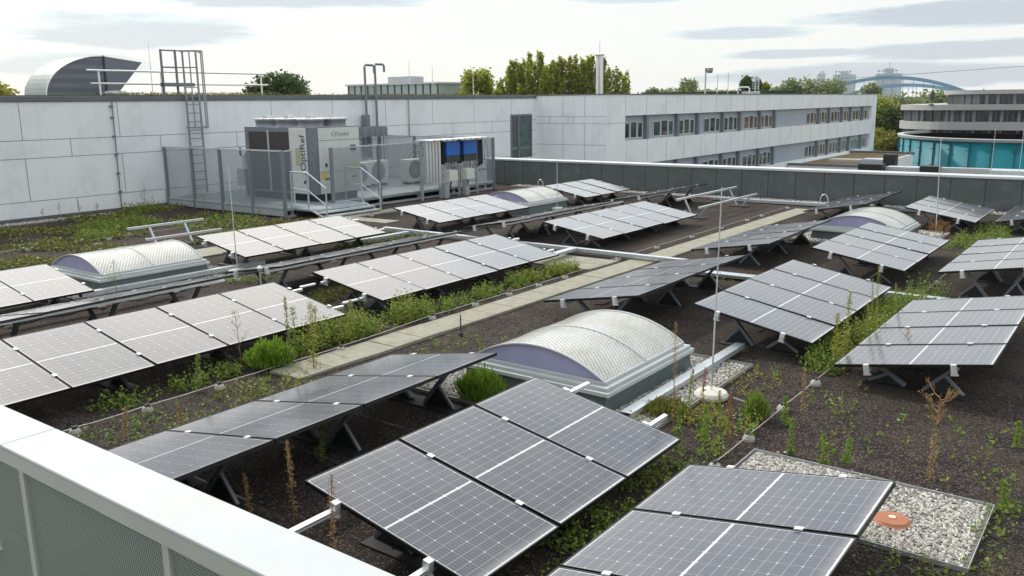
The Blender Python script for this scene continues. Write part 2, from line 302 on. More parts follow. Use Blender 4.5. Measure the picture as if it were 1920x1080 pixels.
# ------------------------------------------------------------------ mesh helpers
class MB:
    def __init__(s): s.v = []; s.f = []; s.mi = []; s.uv = {}; s.cur = 0
    def quad(s, a, b, c, d, uv=None):
        i = len(s.v); s.v += [tuple(a), tuple(b), tuple(c), tuple(d)]
        if uv: s.uv[len(s.f)] = uv
        s.f.append((i, i+1, i+2, i+3)); s.mi.append(s.cur); return s
    def tri(s, a, b, c):
        i = len(s.v); s.v += [tuple(a), tuple(b), tuple(c)]; s.f.append((i, i+1, i+2)); s.mi.append(s.cur); return s
    def box(s, x0, y0, z0, x1, y1, z1):
        i = len(s.v); s.v += [(x0, y0, z0), (x1, y0, z0), (x1, y1, z0), (x0, y1, z0), (x0, y0, z1), (x1, y0, z1), (x1, y1, z1), (x0, y1, z1)]
        for f in ((0, 3, 2, 1), (4, 5, 6, 7), (0, 1, 5, 4), (1, 2, 6, 5), (2, 3, 7, 6), (3, 0, 4, 7)):
            s.f.append(tuple(i+k for k in f)); s.mi.append(s.cur)
        return s
    def beam(s, p, q, w, h, up=(0, 0, 1)):
        """rectangular bar from p to q, w wide (sideways), h high"""
        p = Vector(p); q = Vector(q); d = (q-p).normalized(); u = Vector(up)
        if abs(d.dot(u)) > .98: u = Vector((1, 0, 0))
        sd_ = d.cross(u).normalized(); u = sd_.cross(d).normalized(); i = len(s.v)
        for e in (p, q):
            for a, b in ((-1, -1), (1, -1), (1, 1), (-1, 1)): s.v.append(tuple(e+sd_*a*w/2+u*b*h/2))
        for f in ((0, 1, 2, 3), (7, 6, 5, 4), (0, 4, 5, 1), (1, 5, 6, 2), (2, 6, 7, 3), (3, 7, 4, 0)):
            s.f.append(tuple(i+k for k in f)); s.mi.append(s.cur)
        return s
    def tube(s, pts, r, n=8, r2=None):
        pts = [Vector(p) for p in pts]; i0 = len(s.v); m_ = len(pts)
        for k, p in enumerate(pts):
            d = (pts[min(k+1, m_-1)]-pts[max(k-1, 0)]).normalized()
            u = Vector((0, 0, 1)) if abs(d.z) < .9 else Vector((1, 0, 0))
            a = d.cross(u).normalized(); b = a.cross(d).normalized()
            rr = r if r2 is None else r+(r2-r)*k/(m_-1)
            for j in range(n):
                t = 2*math.pi*j/n; s.v.append(tuple(p+a*math.cos(t)*rr+b*math.sin(t)*rr))
        for k in range(m_-1):
            for j in range(n):
                a = i0+k*n+j; b = i0+k*n+(j+1) % n; s.f.append((a, b, b+n, a+n)); s.mi.append(s.cur)
        s.f.append(tuple(i0+j for j in range(n))[::-1]); s.mi.append(s.cur)
        s.f.append(tuple(i0+(m_-1)*n+j for j in range(n))); s.mi.append(s.cur)
        return s
    def lathe(s, c, prof, n=24, sx=1, sy=1):
        i0 = len(s.v)
        for r, z in prof:
            for j in range(n):
                t = 2*math.pi*j/n; s.v.append((c[0]+r*sx*math.cos(t), c[1]+r*sy*math.sin(t), c[2]+z))
        for k in range(len(prof)-1):
            for j in range(n):
                a = i0+k*n+j; b = i0+k*n+(j+1) % n; s.f.append((a, b, b+n, a+n)); s.mi.append(s.cur)
        s.f.append(tuple(i0+j for j in range(n))[::-1]); s.mi.append(s.cur)
        s.f.append(tuple(i0+(len(prof)-1)*n+j for j in range(n))); s.mi.append(s.cur)
        return s
    def prism(s, poly, z0, z1):
        n = len(poly); i = len(s.v); s.v += [(x, y, z0) for x, y in poly]+[(x, y, z1) for x, y in poly]
        s.f.append(tuple(i+k for k in range(n))[::-1]); s.mi.append(s.cur); s.f.append(tuple(i+n+k for k in range(n))); s.mi.append(s.cur)
        for k in range(n): a = i+k; b = i+(k+1) % n; s.f.append((a, b, b+n, a+n)); s.mi.append(s.cur)
        return s
    def build(s, name, mats, parent=None, bevel=0, smooth=False, at=None):
        me = bpy.data.meshes.new(name); me.from_pydata(s.v, [], s.f)
        if not isinstance(mats, (list, tuple)): mats = [mats]
        for m_ in mats: me.materials.append(m_)
        if len(mats) > 1: me.polygons.foreach_set('material_index', s.mi)
        if s.uv:
            l = me.uv_layers.new(name='UVMap')
            for fi, uvs in s.uv.items():
                for li, q in zip(me.polygons[fi].loop_indices, uvs): l.data[li].uv = q
        if smooth: me.polygons.foreach_set('use_smooth', [True]*len(me.polygons))
        me.update()
        o = bpy.data.objects.new(name, me); C.objects.link(o)
        if parent: o.parent = parent
        if at: o.location = at
        if bevel:
            b = o.modifiers.new('bevel', 'BEVEL'); b.width = bevel; b.segments = 2; b.limit_method = 'ANGLE'
        return o
def tag(o, label, cat, group=None, kind=None):
    if label: o['label'] = label
    if cat: o['category'] = cat
    if group: o['group'] = group
    if kind: o['kind'] = kind
    return o
def thing(name, label, cat, loc=(0, 0, 0), rz=0, group=None):
    o = bpy.data.objects.new(name, None); C.objects.link(o); o.location = loc; o.rotation_euler = (0, 0, rz)
    o.empty_display_size = .2
    return tag(o, label, cat, group)
def struct(o, label=None):
    o['kind'] = 'structure'
    if label: o['label'] = label
    return o
def copy_tree(o, parent=None):
    c = o.copy(); C.objects.link(c); c.parent = parent
    for ch in o.children: copy_tree(ch, c)
    return c
def text(name, s, size, m_, parent, matrix, ext=.002):
    cu = bpy.data.curves.new(name, 'FONT'); cu.body = s; cu.size = size; cu.extrude = ext; cu.align_x = 'LEFT'
    t = bpy.data.objects.new(name+'_src', cu); C.objects.link(t)
    dg = bpy.context.evaluated_depsgraph_get(); me = bpy.data.meshes.new_from_object(t.evaluated_get(dg))
    bpy.data.objects.remove(t); me.materials.clear(); me.materials.append(m_)
    o = bpy.data.objects.new(name, me); C.objects.link(o); o.parent = parent; o.matrix_local = matrix
    return o

# ------------------------------------------------------------------ ground
g = MB(); g.quad((-3000, -300, -12), (3000, -300, -12), (3000, 4000, -12), (-3000, 4000, -12))
struct(g.build('terrain', mat('city_ground', (.09, .10, .06), .9, noise=(.02, .3))))
# the planted roof we look at: gently uneven lava substrate, one sheet
g = MB(); nx, ny = 80, 56; X0, X1, Y0, Y1 = -27.3, 14, 2.5, 28.85
import mathutils.noise as mno
def gz(x, y): return .018*mno.noise(Vector((x*.9, y*.9, 0)))+.008*mno.noise(Vector((x*3, y*3, 4)))-.004
for j in range(ny+1):
    for i in range(nx+1):
        x = X0+(X1-X0)*i/nx; y = Y0+(Y1-Y0)*j/ny; g.v.append((x, y, gz(x, y)))
for j in range(ny):
    for i in range(nx):
        a = j*(nx+1)+i; g.f.append((a, a+1, a+nx+2, a+nx+1)); g.mi.append(0)
struct(g.build('ground', substrate, smooth=True))
g = MB(); g.box(X0, 2.55, -12, X1, 28.9, -.08)
struct(g.build('roof_slab', mat('slab_wall', (.4, .41, .42), .7)))

# small lava stones lying on the substrate (uncountable)
def stones(name, n, area, smin, smax, mats, zf=gz, flat=.6):
    b = MB()
    base = [(1, 0, 0), (-1, 0, 0), (0, 1, 0), (0, -1, 0), (0, 0, 1), (0, 0, -1)]
    fs = ((0, 2, 4), (2, 1, 4), (1, 3, 4), (3, 0, 4), (2, 0, 5), (1, 2, 5), (3, 1, 5), (0, 3, 5))
    for _ in range(n):
        x, y = area(); s_ = random.uniform(smin, smax); a = random.uniform(0, 6.28); ca, sa = math.cos(a), math.sin(a)
        i = len(b.v); z = zf(x, y)+s_*.2; sx, sy, sz = s_*random.uniform(.7, 1.3), s_*random.uniform(.6, 1.0), s_*flat*random.uniform(.7, 1.2)
        for p in base:
            px, py, pz = p[0]*sx+random.uniform(-.2, .2)*s_, p[1]*sy+random.uniform(-.2, .2)*s_, p[2]*sz
            b.v.append((x+px*ca-py*sa, y+px*sa+py*ca, z+pz))
        mi = random.randrange(len(mats))
        for f in fs: b.f.append(tuple(i+k for k in f)); b.mi.append(mi)
    return b.build(name, mats)
st_d = [mat('lava_a', (.02, .018, .018), .9), mat('lava_b', (.045, .036, .034), .9), mat('lava_c', (.12, .10, .09), .9), mat('lava_d', (.03, .028, .03), .9)]
def near_area():
    while True:
        y = 3+12*random.random()**1.6; x = random.uniform(-9.5-y*.3, 2)
        return x, y
tag(stones('loose_lava_stones', 26000, near_area, .006, .016, st_d), 'loose dark red-brown lava stones lying on the roof substrate', 'gravel', kind='stuff')
st_w = [mat('pebble_a', (.50, .47, .42), .8), mat('pebble_b', (.36, .34, .31), .8), mat('pebble_c', (.24, .22, .20), .8), mat('pebble_d', (.62, .60, .55), .8)]
def rect_area(x0, y0, x1, y1, hole=None):
    def f():
        while True:
            x, y = random.uniform(x0, x1), random.uniform(y0, y1)
            if random.random() < .035: x += random.choice((-1, 1))*abs(random.gauss(0, .07)); y += random.choice((-1, 1))*abs(random.gauss(0, .07))
            if not hole or not (hole[0] < x < hole[2] and hole[1] < y < hole[3]): return x, y
    return f
pebble_bed = mat('pebble_bed', (.16, .15, .135), .9, noise=(40, .5))
GP = [('gravel_bed', -2.78, 6.42, -.75, 7.62, None, 8500, 'pale pebble bed around the terracotta drain cap'),
      ('gravel_bed', -6.95, 7.15, -3.85, 10.2, (-6.4, 7.65, -4.45, 9.72), 9500, 'pale pebble border around the nearest barrel skylight'),
      ('gravel_bed', -17.6, 7.25, -14.6, 10.6, (-17.1, 7.75, -15.2, 10.0), 4500, 'pale pebble border around the left barrel skylight'),
      ('gravel_bed', -6.9, 20.3, -3.9, 23.6, (-6.5, 20.9, -4.5, 23.0), 2200, 'pale pebble border around the right rear barrel skylight'),
      ('gravel_bed', -26.95, 8, -26.35, 16.4, None, 3500, 'pale pebble strip along the foot of the white wall'),
      ('gravel_bed', -21, 28.0, 12, 28.68, None, 5000, 'pale pebble strip at the foot of the far grey parapet')]
for nm, x0, y0, x1, y1, hole, n, lb in GP:
    b = MB(); b.box(x0, y0, -.02, x1, y1, .022)
    struct(b.build('gravel_base', pebble_bed))
    s_ = .017 if y0 < 12 else .03
    tag(stones('pebbles', n, rect_area(x0+.03, y0+.03, x1-.03, y1-.03, hole), s_*.6, s_*1.25, st_w, lambda x, y: .026, .7), lb, 'pebbles', kind='stuff')
b = MB()
for (p, q) in (((-2.79, 6.42), (-2.79, 7.63)), ((-2.79, 7.63), (-.74, 7.63)), ((-.74, 7.63), (-.74, 6.41)), ((-.74, 6.41), (-2.79, 6.41))):
    b.beam((*p, .022), (*q, .022), .004, .04)
tag(b.build('edging_strip', alu), 'thin metal edging framing the pebble bed around the drain cap', 'edging')
b = MB()
for (p, q) in (((-3.83, 7.1), (-3.83, 10.25)), ((-3.83, 10.25), (-6.97, 10.25)), ((-6.97, 10.25), (-6.97, 7.1)), ((-6.97, 7.1), (-3.83, 7.1))):
    b.beam((*p, .022), (*q, .022), .004, .04)
tag(b.build('edging_strip', alu), 'thin metal edging around the nearest skylight pebble border', 'edging')

# paths
def pavers(x0, y0, x1, y1, along='y', w=.57, cols=1):
    b = MB()
    if along == 'y':
        n = int((y1-y0)/w)
        for k in range(n):
            dz = random.uniform(-.004, .004)
            for c_ in range(cols):
                wx = (x1-x0)/cols
                b.box(x0+c_*wx+.004, y0+k*w+.005, -.03, x0+(c_+1)*wx-.004, y0+(k+1)*w-.005, .032+dz)
    else:
        n = int((x1-x0)/w)
        for k in range(n): b.box(x0+k*w+.005, y0, -.03, x0+(k+1)*w-.005, y1, .030+random.uniform(-.004, .004))
    o = b.build('path', paver, bevel=.006); return struct(o)
pavers(-8.78, 6.55, -8.20, 26.5)
pavers(-12.9, 14.55, -8.82, 15.12, 'x')
pavers(-12.9, 15.16, -8.82, 15.73, 'x')
pavers(-19.7, 16.6, -19.13, 23.0)
pavers(-19.1, 17.3, -16.9, 17.87, 'x')
pavers(-18.0, 10.9, -17.0, 13.6, cols=2)

# ------------------------------------------------------------------ near parapet
pp = thing('parapet_wall', 'near roof parapet with broad pale metal coping and perforated cladding', 'parapet', (0, 2.31, 0))
b = MB()
x = -17.0
seams = [-17.0, -12.4, -9.0, -5.63, -2.2, 1.2, 4.6]
for a, c_ in zip(seams, seams[1:]):
    b.box(a+.0015, -.18, 1.255, c_-.0015, .165, 1.28)
o = b.build('coping', coping_m, pp, bevel=.008)
b = MB(); b.box(-17, -.177, 1.16, 4.6, .16, 1.2545)
o = b.build('coping_edge', coping_e, pp)
b = MB(); b.box(-17, -.11, -1.5, 4.6, .14, 1.16); b.build('core_wall', dark, pp)
b = MB(); b.quad((-17, -.135, -1.5), (4.6, -.135, -1.5), (4.6, -.135, 1.158), (-17, -.135, 1.158), ((0, 0), (21.6, 0), (21.6, 2.6), (0, 2.6)))
b.build('perforated_cladding', expm, pp)
for xm in (-11.9, -10.3, -8.7, -7.1, -5.46, -3.87, -2.25, -.6, 1):
    b = MB(); b.box(xm-.03, -.155, -1.5, xm+.03, -.125, 1.157); b.build('mullion', coping_e, pp, bevel=.003)

# far parapet
fp = thing('parapet_wall', 'far roof parapet of dark grey panels under a bright metal rail coping', 'parapet', (0, 28.75, 0))
b = MB()
sx_ = -21.82+.94*0
xs = [-22.75+.94*k for k in range(38)]
for a, c_ in zip(xs, xs[1:]): b.box(a+.008, 0, 0, c_-.008, .03, .96)
b.build('panel_cladding', panel_g, fp, bevel=.003)
b = MB(); b.box(-22.7, .03, -.5, 12, .36, 1.0); b.build('core_wall', dark, fp)
b = MB(); b.box(-22.9, -.04, .965, 12, .46, 1.06); b.build('coping', alu, fp, bevel=.02)

# ------------------------------------------------------------------ solar tables
PL, PW, PT = 1.677, 1.0, .035
def panel_mesh():
    b = MB(); f = .011
    b.cur = 0   # frame
    for (x0, y0, x1, y1) in ((0, 0, PL, f), (0, PW-f, PL, PW), (0, f, f, PW-f), (PL-f, f, PL, PW-f)): b.box(x0, y0, -PT, x1, y1, 0)
    b.cur = 2; b.box(f, f, -.012, PL-f, PW-f, -.008)
    b.cur = 1; b.quad((f, f, -.004), (PL-f, f, -.004), (PL-f, PW-f, -.004), (f, PW-f, -.004), ((f, f), (f, PL-f), (PW-f, PL-f), (PW-f, f)))
    return b
def fixuv(b):
    fi = len(b.f)-1; f = .011
    b.uv[fi] = ((f, f), (f, PL-f), (PW-f, PL-f), (PW-f, f))   # u across (y), v along (x)
    return b
pframe = mat('panel_frame', (.02, .02, .022), .35, metal=.5)
silver = mat('clamp_silver', (.75, .76, .78), .4, metal=.5)
def panel_proto():
    b = fixuv(panel_mesh()); me = b.build('solar_panel', [pframe, pv, black])
    d = me.data; C.objects.unlink(me); bpy.data.objects.remove(me); return d
panel_me = panel_proto()
def mesh_of(b, m_, name):
    o = b.build(name, m_); d = o.data; bpy.data.objects.remove(o); return d
b = MB(); b.box(-.03, -.022, -.004, .03, .022, .006); clamp_me = mesh_of(b, silver, 'clamp')
b = MB(); b.box(-.028, -.055, -.115, .028, .0, .006); b.box(-.04, -.03, -.125, .04, .0, -.108); endc_me = mesh_of(b, silver, 'end_bracket')
def link(name, me, parent, loc=(0, 0, 0), rot=(0, 0, 0)):
    o = bpy.data.objects.new(name, me); C.objects.link(o); o.parent = parent; o.location = loc; o.rotation_euler = rot; return o
RA, RB = .375, 1.295        # rail positions along the slope
def solar_table(x, y, z, tilt, n, label, ext=(.0, .05), cat='solar panels'):
    """x,y = low-x near corner; z = height there above the roof; tilt in degrees (positive rises towards +x)"""
    t = thing('solar_panel_table', label, cat, (x, y, 0), group='tilted solar panel tables on the planted roof')
    th = R(tilt); ct, st = math.cos(th), math.sin(th)
    P = lambda u, v, w=0: (u*ct-w*st, v, z+u*st+w*ct)
    for k in range(n): link('solar_panel', panel_me, t, P(0, k*1.02+.01), (R(random.uniform(-.35, .35)), -th+R(random.uniform(-.3, .3)), 0))
    ylen = n*1.02
    for u in (RA, RB):
        b = MB(); w0 = -.07
        for (dx, dz, w_, h_) in ((0, 0, .045, .012), (0, -.028, .045, .012), (-.016, -.014, .008, .03), (.016, -.014, .008, .03)):
            p = P(u+dx, -ext[0], w0+.015+dz); q = P(u+dx, ylen+ext[1], w0+.015+dz)
            b.beam(p, q, w_, h_, (-st, 0, ct))
        b.build('rail', alu, t)
        for k in range(n+1):
            if k == 0: link('end_bracket', endc_me, t, P(u, .008), (0, -th, 0))
            else: link('clamp', clamp_me, t, P(u, k*1.02, .002), (0, -th, 0))
    cx = PL*.5*ct
    nf = max(2, round(ylen/1.7)+1)
    for k in range(nf):
        yy = .42+(ylen-.84)*k/(nf-1)
        for u, sg in ((RA, -1), (RB, 1)):
            top = P(u, yy, -.09); foot = (cx+sg*.10, yy, .02)
            b = MB(); b.beam(foot, top, .04, .06, (0, 1, 0)); b.build('support_leg', steel_d, t)
            mid = tuple((top[i]*.55+foot[i]*.45) for i in range(3)); out = (cx+sg*.52, yy, .015)
            b = MB(); b.beam(out, mid, .03, .03, (0, 1, 0)); b.build('brace', steel_d, t)
            b = MB(); m2 = Vector(mid)*.9+Vector(foot)*.1
            for dy in (-.01, ):
                p0, p1, p2 = (foot[0], yy+dy, .006), (out[0], yy+dy, .006), (m2.x, yy+dy, m2.z)
                q0, q1, q2 = [(p[0], p[1]+.02, p[2]) for p in (p0, p1, p2)]
                b.tri(p0, p1, p2); b.tri(q2, q1, q0); b.quad(p0, p2, q2, q0); b.quad(p1, q1, q2, p2); b.quad(p0, q0, q1, p1)
            b.build('gusset_plate', rubber, t)
        b = MB(); b.box(cx-.56, yy-.13, -.01, cx+.56, yy+.13, .012); b.build('base_tray', rubber, t)
    # junction cable drooping under the table
    b = MB(); pts = []
    for k in range(n*6+1):
        v = ylen*k/(n*6); pts.append(P(.95, v, -.10-.05*abs(math.sin(k*.9))))
    b.tube(pts, .008, 5); b.build('cable', rubber, t)
    return t
TT = [
 ('T1', -4.89, 3.88, .57, -10.3, 3, 'three-panel table in the front middle, cell grid clearly visible, rails sticking out', (.75, .45)),
 ('T2', -7.30, 2.17, .32, 10.0, 5, 'dark grazing panel table just behind the near coping, rising to the right', (0, .05)),
 ('T0', -2.93, 2.38, .27, 9.8, 4, 'panel table cut off by the bottom edge, beside the pebble bed with the drain cap', (0, .05)),
 ('T19', -11.01, 3.32, .61, -10.0, 5, 'long bright panel table at the left edge of the roof nearest the camera', (0, .25)),
 ('T20', -16.10, 3.21, .56, -9.9, 4, 'warm-lit panel table at the left edge before the left skylight', (0, .05)),
 ('T18', -13.6, 3.25, .335, 10.0, 5, 'panel table seen almost edge-on between the left skylight and the long bright table', (.3, .05)),
 ('T18b', -13.6, 9.3, .335, 10.0, 5, 'panel table seen almost edge-on behind the five-panel centre table', (.0, .05)),
 ('T17', -16.31, 10.53, .63, -10.4, 4, 'four-panel table below the platform stairs', (.1, .3)),
 ('T16', -11.26, 9.40, .58, -10.0, 5, 'bright five-panel table in the centre beside the paved path', (.12, .35)),
 ('T5', -7.39, 10.69, .33, 9.7, 4, 'dark green-grey panel table right of the path behind the nearest skylight', (0, .05)),
 ('T4', -4.90, 10.74, .60, -10.3, 4, 'four-panel table behind the tall lightning rod, tilted down to the right', (.05, .05)),
 ('T3', -2.79, 10.09, .26, 9.8, 4, 'four-panel table with weed reflections and V-shaped legs above the dry branching weed', (0, .05)),
 ('T15', -16.4, 16.6, .60, -10.0, 4, 'four-panel table in front of the blue inverters', (.05, .05)),
 ('T14', -13.6, 16.2, .33, 10.0, 5, 'narrow edge-on panel table left of the rear centre five-panel table', (.0, .6)),
 ('T13', -11.56, 16.72, .56, -9.7, 5, 'white glaring five-panel table in the rear centre', (0, .05)),
 ('T7', -7.63, 16.49, .28, 9.5, 4, 'grey panel table left of the right rear skylight, rising to the right', (0, .05)),
 ('T6', -5.00, 16.10, .62, -9.5, 4, 'four-panel table directly in front of the right rear skylight', (0, .05)),
 ('T8', -2.74, 15.67, .46, 9.4, 4, 'panel table at the right edge behind the dense green weeds', (0, .05)),
 ('T12', -16.33, 23.68, .61, -10.1, 3, 'white three-panel table nearest the far parapet, right of the platform', (0, .05)),
 ('T14b', -13.6, 22.9, .33, 10.0, 4, 'dark edge-on panel table next to the bare mounting rails by the far parapet', (0, .05)),
 ('T9', -7.75, 24.0, .28, 9.8, 4, 'dark panel table close to the far parapet left of the rear skylight dome', (0, .05)),
 ('T10', -5.03, 23.56, .61, -9.9, 3, 'three-panel table by the far parapet with dark and bright halves', (0, .05)),
 ('T11', -3.05, 24.2, .29, 9.8, 4, 'panel table at the right edge close to the far parapet', (0, .05)),
]
for key, x, y, z, ti, n, lb, ext in TT: solar_table(x, y, z, ti, n, lb, ext)

# bare mounting racks
def rack(x0, x1, y0, y1, za, zb, label):
    t = thing('mounting_rack', label, 'mounting rack', ((x0+x1)/2, y0, 0), group='bare mounting racks without panels')
    cx = 0; w = (x1-x0)/2
    for sx2, zz in ((-w, za), (w, zb)):
        b = MB(); b.beam((sx2, 0, zz), (sx2, y1-y0, zz), .05, .06); b.build('rail', alu, t, bevel=.004)
    for k in range(2):
        yy = .55+(y1-y0-1.1)*k
        for sx2, zz in ((-w, za), (w, zb)):
            b = MB(); b.beam((sx2*.25, yy, .02), (sx2, yy, zz-.03), .04, .05, (0, 1, 0)); b.build('support_leg', galv, t)
        b = MB(); b.box(-.3, yy-.12, -.005, .3, yy+.12, .012); b.build('base_tray', rubber, t)
rack(-19.5, -18.75, 10.8, 12.85, .5, .3, 'bare aluminium mounting rack on the mossy ground left of the platform')
rack(-10.9, -10.2, 22.5, 26.9, .55, .36, 'bare aluminium mounting rack near the far parapet')

# ------------------------------------------------------------------ skylights
def skylight(x, y, label, w=1.95, l=2.05):
    """x,y = near low-x corner of the curb"""
    t = thing('barrel_skylight', label, 'skylight', (x, y, 0), group='barrel-vault skylights')
    b = MB(); i = len(b.v); s_ = .04; h = .235
    b.v += [(-s_, -s_, -.02), (w+s_, -s_, -.02), (w+s_, l+s_, -.02), (-s_, l+s_, -.02), (0, 0, h), (w, 0, h), (w, l, h), (0, l, h)]
    for f in ((4, 5, 6, 7), (0, 1, 5, 4), (1, 2, 6, 5), (2, 3, 7, 6), (3, 0, 4, 7)): b.f.append(f); b.mi.append(0)
    b.build('curb', curb_m, t, bevel=.006)
    # stepped aluminium frame
    b = MB()
    for (o_, z0, z1) in ((.05, h-.01, h+.04), (.015, h+.04, h+.085), (-.05, h+.085, h+.125)):
        for (x0, y0, x1, y1) in ((-o_, -o_, w+o_, .07), (-o_, l-.07, w+o_, l+o_), (-o_, .07, .07, l-.07), (w-.07, .07, w+o_, l-.07)):
            b.box(x0, y0, z0, x1, y1, z1)
    b.build('frame', coping_m, t, bevel=.008)
    z0 = h+.115; rise = .28; a0, a1 = .05, w-.05; hw = (a1-a0)/2; Rr = (hw*hw+rise*rise)/(2*rise); ang = math.asin(hw/Rr)
    def arc(k, n, off=0):
        q = -ang+2*ang*k/n; return ((a0+a1)/2+(Rr+off)*math.sin(q), z0+rise-Rr+(Rr+off)*math.cos(q))
    n = 28; y0, y1 = .06, l-.06
    b = MB(); my = 14
    for j in range(my):
        for k in range(n):
            p, q = arc(k, n), arc(k+1, n); ya, yb = y0+(y1-y0)*j/my, y0+(y1-y0)*(j+1)/my
            sc = Rr*2*ang/n
            b.quad((p[0], ya, p[1]), (q[0], ya, q[1]), (q[0], yb, q[1]), (p[0], yb, p[1]), ((k*sc, ya), ((k+1)*sc, ya), ((k+1)*sc, yb), (k*sc, yb)))
    o = b.build('vault', dome_m, t, smooth=True)
    bm = bmesh.new(); bm.from_mesh(o.data); bmesh.ops.remove_doubles(bm, verts=bm.verts, dist=.0005); bm.to_mesh(o.data); bm.free()
    for yy in (y0+.02, y1-.02):
        b = MB(); pts = [arc(k, n, -.004) for k in range(n+1)]; i = len(b.v); b.v += [(p[0], yy, p[1]) for p in pts]
        b.f.append(tuple(range(n+1))); b.mi.append(0)
        b.build('end_pane', lav, t)
    for yy in (y0, (y0+y1)/2, y1):
        b = MB()
        for k in range(n):
            p, q, p2, q2 = arc(k, n, -.006), arc(k+1, n, -.006), arc(k, n, .010), arc(k+1, n, .010)
            for ys in (yy-.016, yy+.016): b.quad((p[0], ys, p[1]), (q[0], ys, q[1]), (q2[0], ys, q2[1]), (p2[0], ys, p2[1]))
            b.quad((p2[0], yy-.016, p2[1]), (q2[0], yy-.016, q2[1]), (q2[0], yy+.016, q2[1]), (p2[0], yy+.016, p2[1]))
        b.build('glazing_bar', coping_m, t)
    return t
skylight(-6.42, 7.66, 'largest barrel skylight in the middle foreground with textured white vault')
skylight(-17.12, 7.78, 'barrel skylight on the left with a bright sun glint on its vault', l=2.2)
skylight(-6.5, 20.9, 'barrel skylight at the right rear, smooth white crown above a shaded lavender end')
skylight(-17.1, 21.2, 'small distant barrel skylight between two panel tables below the platform')

# ------------------------------------------------------------------ cable trays
def tray(p, q, label, w=.16, h=.06, z=.06, m_=galv):
    b = MB(); p = Vector((*p, z)); q = Vector((*q, z)); d = (q-p).normalized(); s_ = Vector((-d.y, d.x, 0))
    b.beam(p, q, w, .006)
    for k in (-1, 1): b.beam(p+s_*k*w/2+Vector((0, 0, h/2)), q+s_*k*w/2+Vector((0, 0, h/2)), .006, h)
    b.beam(p+Vector((0, 0, h)), q+Vector((0, 0, h)), w+.012, .005)
    t = tag(b.build('cable_tray', m_), label, 'cable tray', 'galvanised cable trays laid on the roof')
    return t
tray((-4.21, 7.62), (-4.24, 10.85), 'bright galvanised tray running beside the right side of the nearest skylight', .12, .06, .05)
tray((-15.0, 7.3), (-14.95, 11.2), 'pale galvanised tray running along the right side of the left skylight', .12, .08, .06)
tray((-16.3, 16.15), (-7.2, 16.05), 'long galvanised tray crossing the paved path in the centre', .14, .07, .07)
tray((-7.1, 15.3), (-5.6, 15.35), 'short galvanised tray between the dark table and the rod table', .25, .05, .05)
tray((-5.2, 15.3), (0, 15.2), 'galvanised tray crossing the green weeds between the right-hand tables', .14, .05, .06)
tray((-15.35, 13.9), (-15.3, 16.0), 'galvanised tray meeting the crossing tray below the platform', .12, .06, .06)
tray((-10.15, 14.6), (-10.2, 16.0), 'short galvanised tray joining the far end of the centre table', .16, .06, .10)
tray((-13.9, 3.2), (-13.95, 8.6), 'galvanised tray low along the edge-on table at the left', .1, .06, .12)
b = MB(); b.box(-12.0, 28.0-.6, .02, -5.5, 27.55, .12)
tag(b.build('cable_tray', galv, bevel=.01), 'galvanised cable duct along the pebble strip of the far parapet', 'cable tray', 'galvanised cable trays laid on the roof')

# ------------------------------------------------------------------ lightning protection
def conductor(pts, blocks, label, r=.0055, z=.07, m_=wire_m):
    t = thing('lightning_conductor', label, 'cable', (pts[0][0], pts[0][1], 0), group='lightning conductor wires on holder blocks')
    b = MB(); P0 = Vector((pts[0][0], pts[0][1], 0)); P = []
    for a, c_ in zip(pts, pts[1:]):
        for k in range(8):
            f = k/8; P.append(Vector((a[0]+(c_[0]-a[0])*f, a[1]+(c_[1]-a[1])*f, z-.008*math.sin(f*math.pi)+random.uniform(-.002, .002)))-P0)
    P.append(Vector((*pts[-1], z))-P0); b.tube(P, r, 6); b.build('wire', m_, t)
    for (x, y) in blocks:
        b = MB(); b.lathe((x-P0.x, y-P0.y, 0), [(.062, -.01), (.064, .02), (.05, .05), (.028, .055)], 14)
        b.cur = 1; b.box(x-P0.x-.012, y-P0.y-.03, .06, x-P0.x+.012, y-P0.y+.03, .088)
        b.build('holder_block', [mat('holder_grey', (.36, .35, .32), .8, noise=(20, .15)), dark], t, bevel=.003)
Y_ = [2.9, 4.04, 4.86, 5.8, 6.84, 7.75, 9.8, 10.89, 11.84, 12.76, 13.65, 15.9, 17.71, 19.58, 21.38, 23.19, 24.31, 26.5]
xp = lambda y: -8.72 if y < 8 else (-8.86 if y < 14 else -8.98)
conductor([(xp(y)-.05, y) for y in Y_], [(xp(y)-.05, y) for y in Y_[1:]], 'long lightning wire with grey holder blocks along the paved path')
Y2 = [6.2, 7.05, 7.9, 8.93, 10.0, 11.0, 12.1, 13.2, 14.3, 15.4, 17, 19, 21, 23, 25, 27]
conductor([(-2.95, y) for y in Y2], [(-2.95+random.uniform(-.03, .05), y) for y in Y2[1:]], 'lightning wire leading from the pebble bed towards the right rear')
conductor([(-3.5, 8.82), (-3.2, 8.75), (-2.95, 8.55)], [(-3.15, 8.74)], 'short lightning wire joining the rod base to the long wire')
conductor([(-21.45, y) for y in (7, 9.33, 11.35, 12.19, 14)], [(-21.45, y) for y in (9.33, 11.35, 12.19)], 'lightning wire across the mossy planting near the white wall')
conductor([(-14.1, y) for y in (4, 5.7, 7.2, 8.6, 9.93, 10.96, 12.4, 14)], [(-14.1, y) for y in (5.7, 7.2, 8.6, 9.93, 10.96, 12.4)], 'lightning wire below the edge-on tables on the left')
conductor([(-19.0, 16.7), (-19.0, 18.3), (-19.0, 20), (-19.0, 22)], [(-19.0, 18.3), (-19.0, 20)], 'lightning wire beside the paving in front of the stairs')
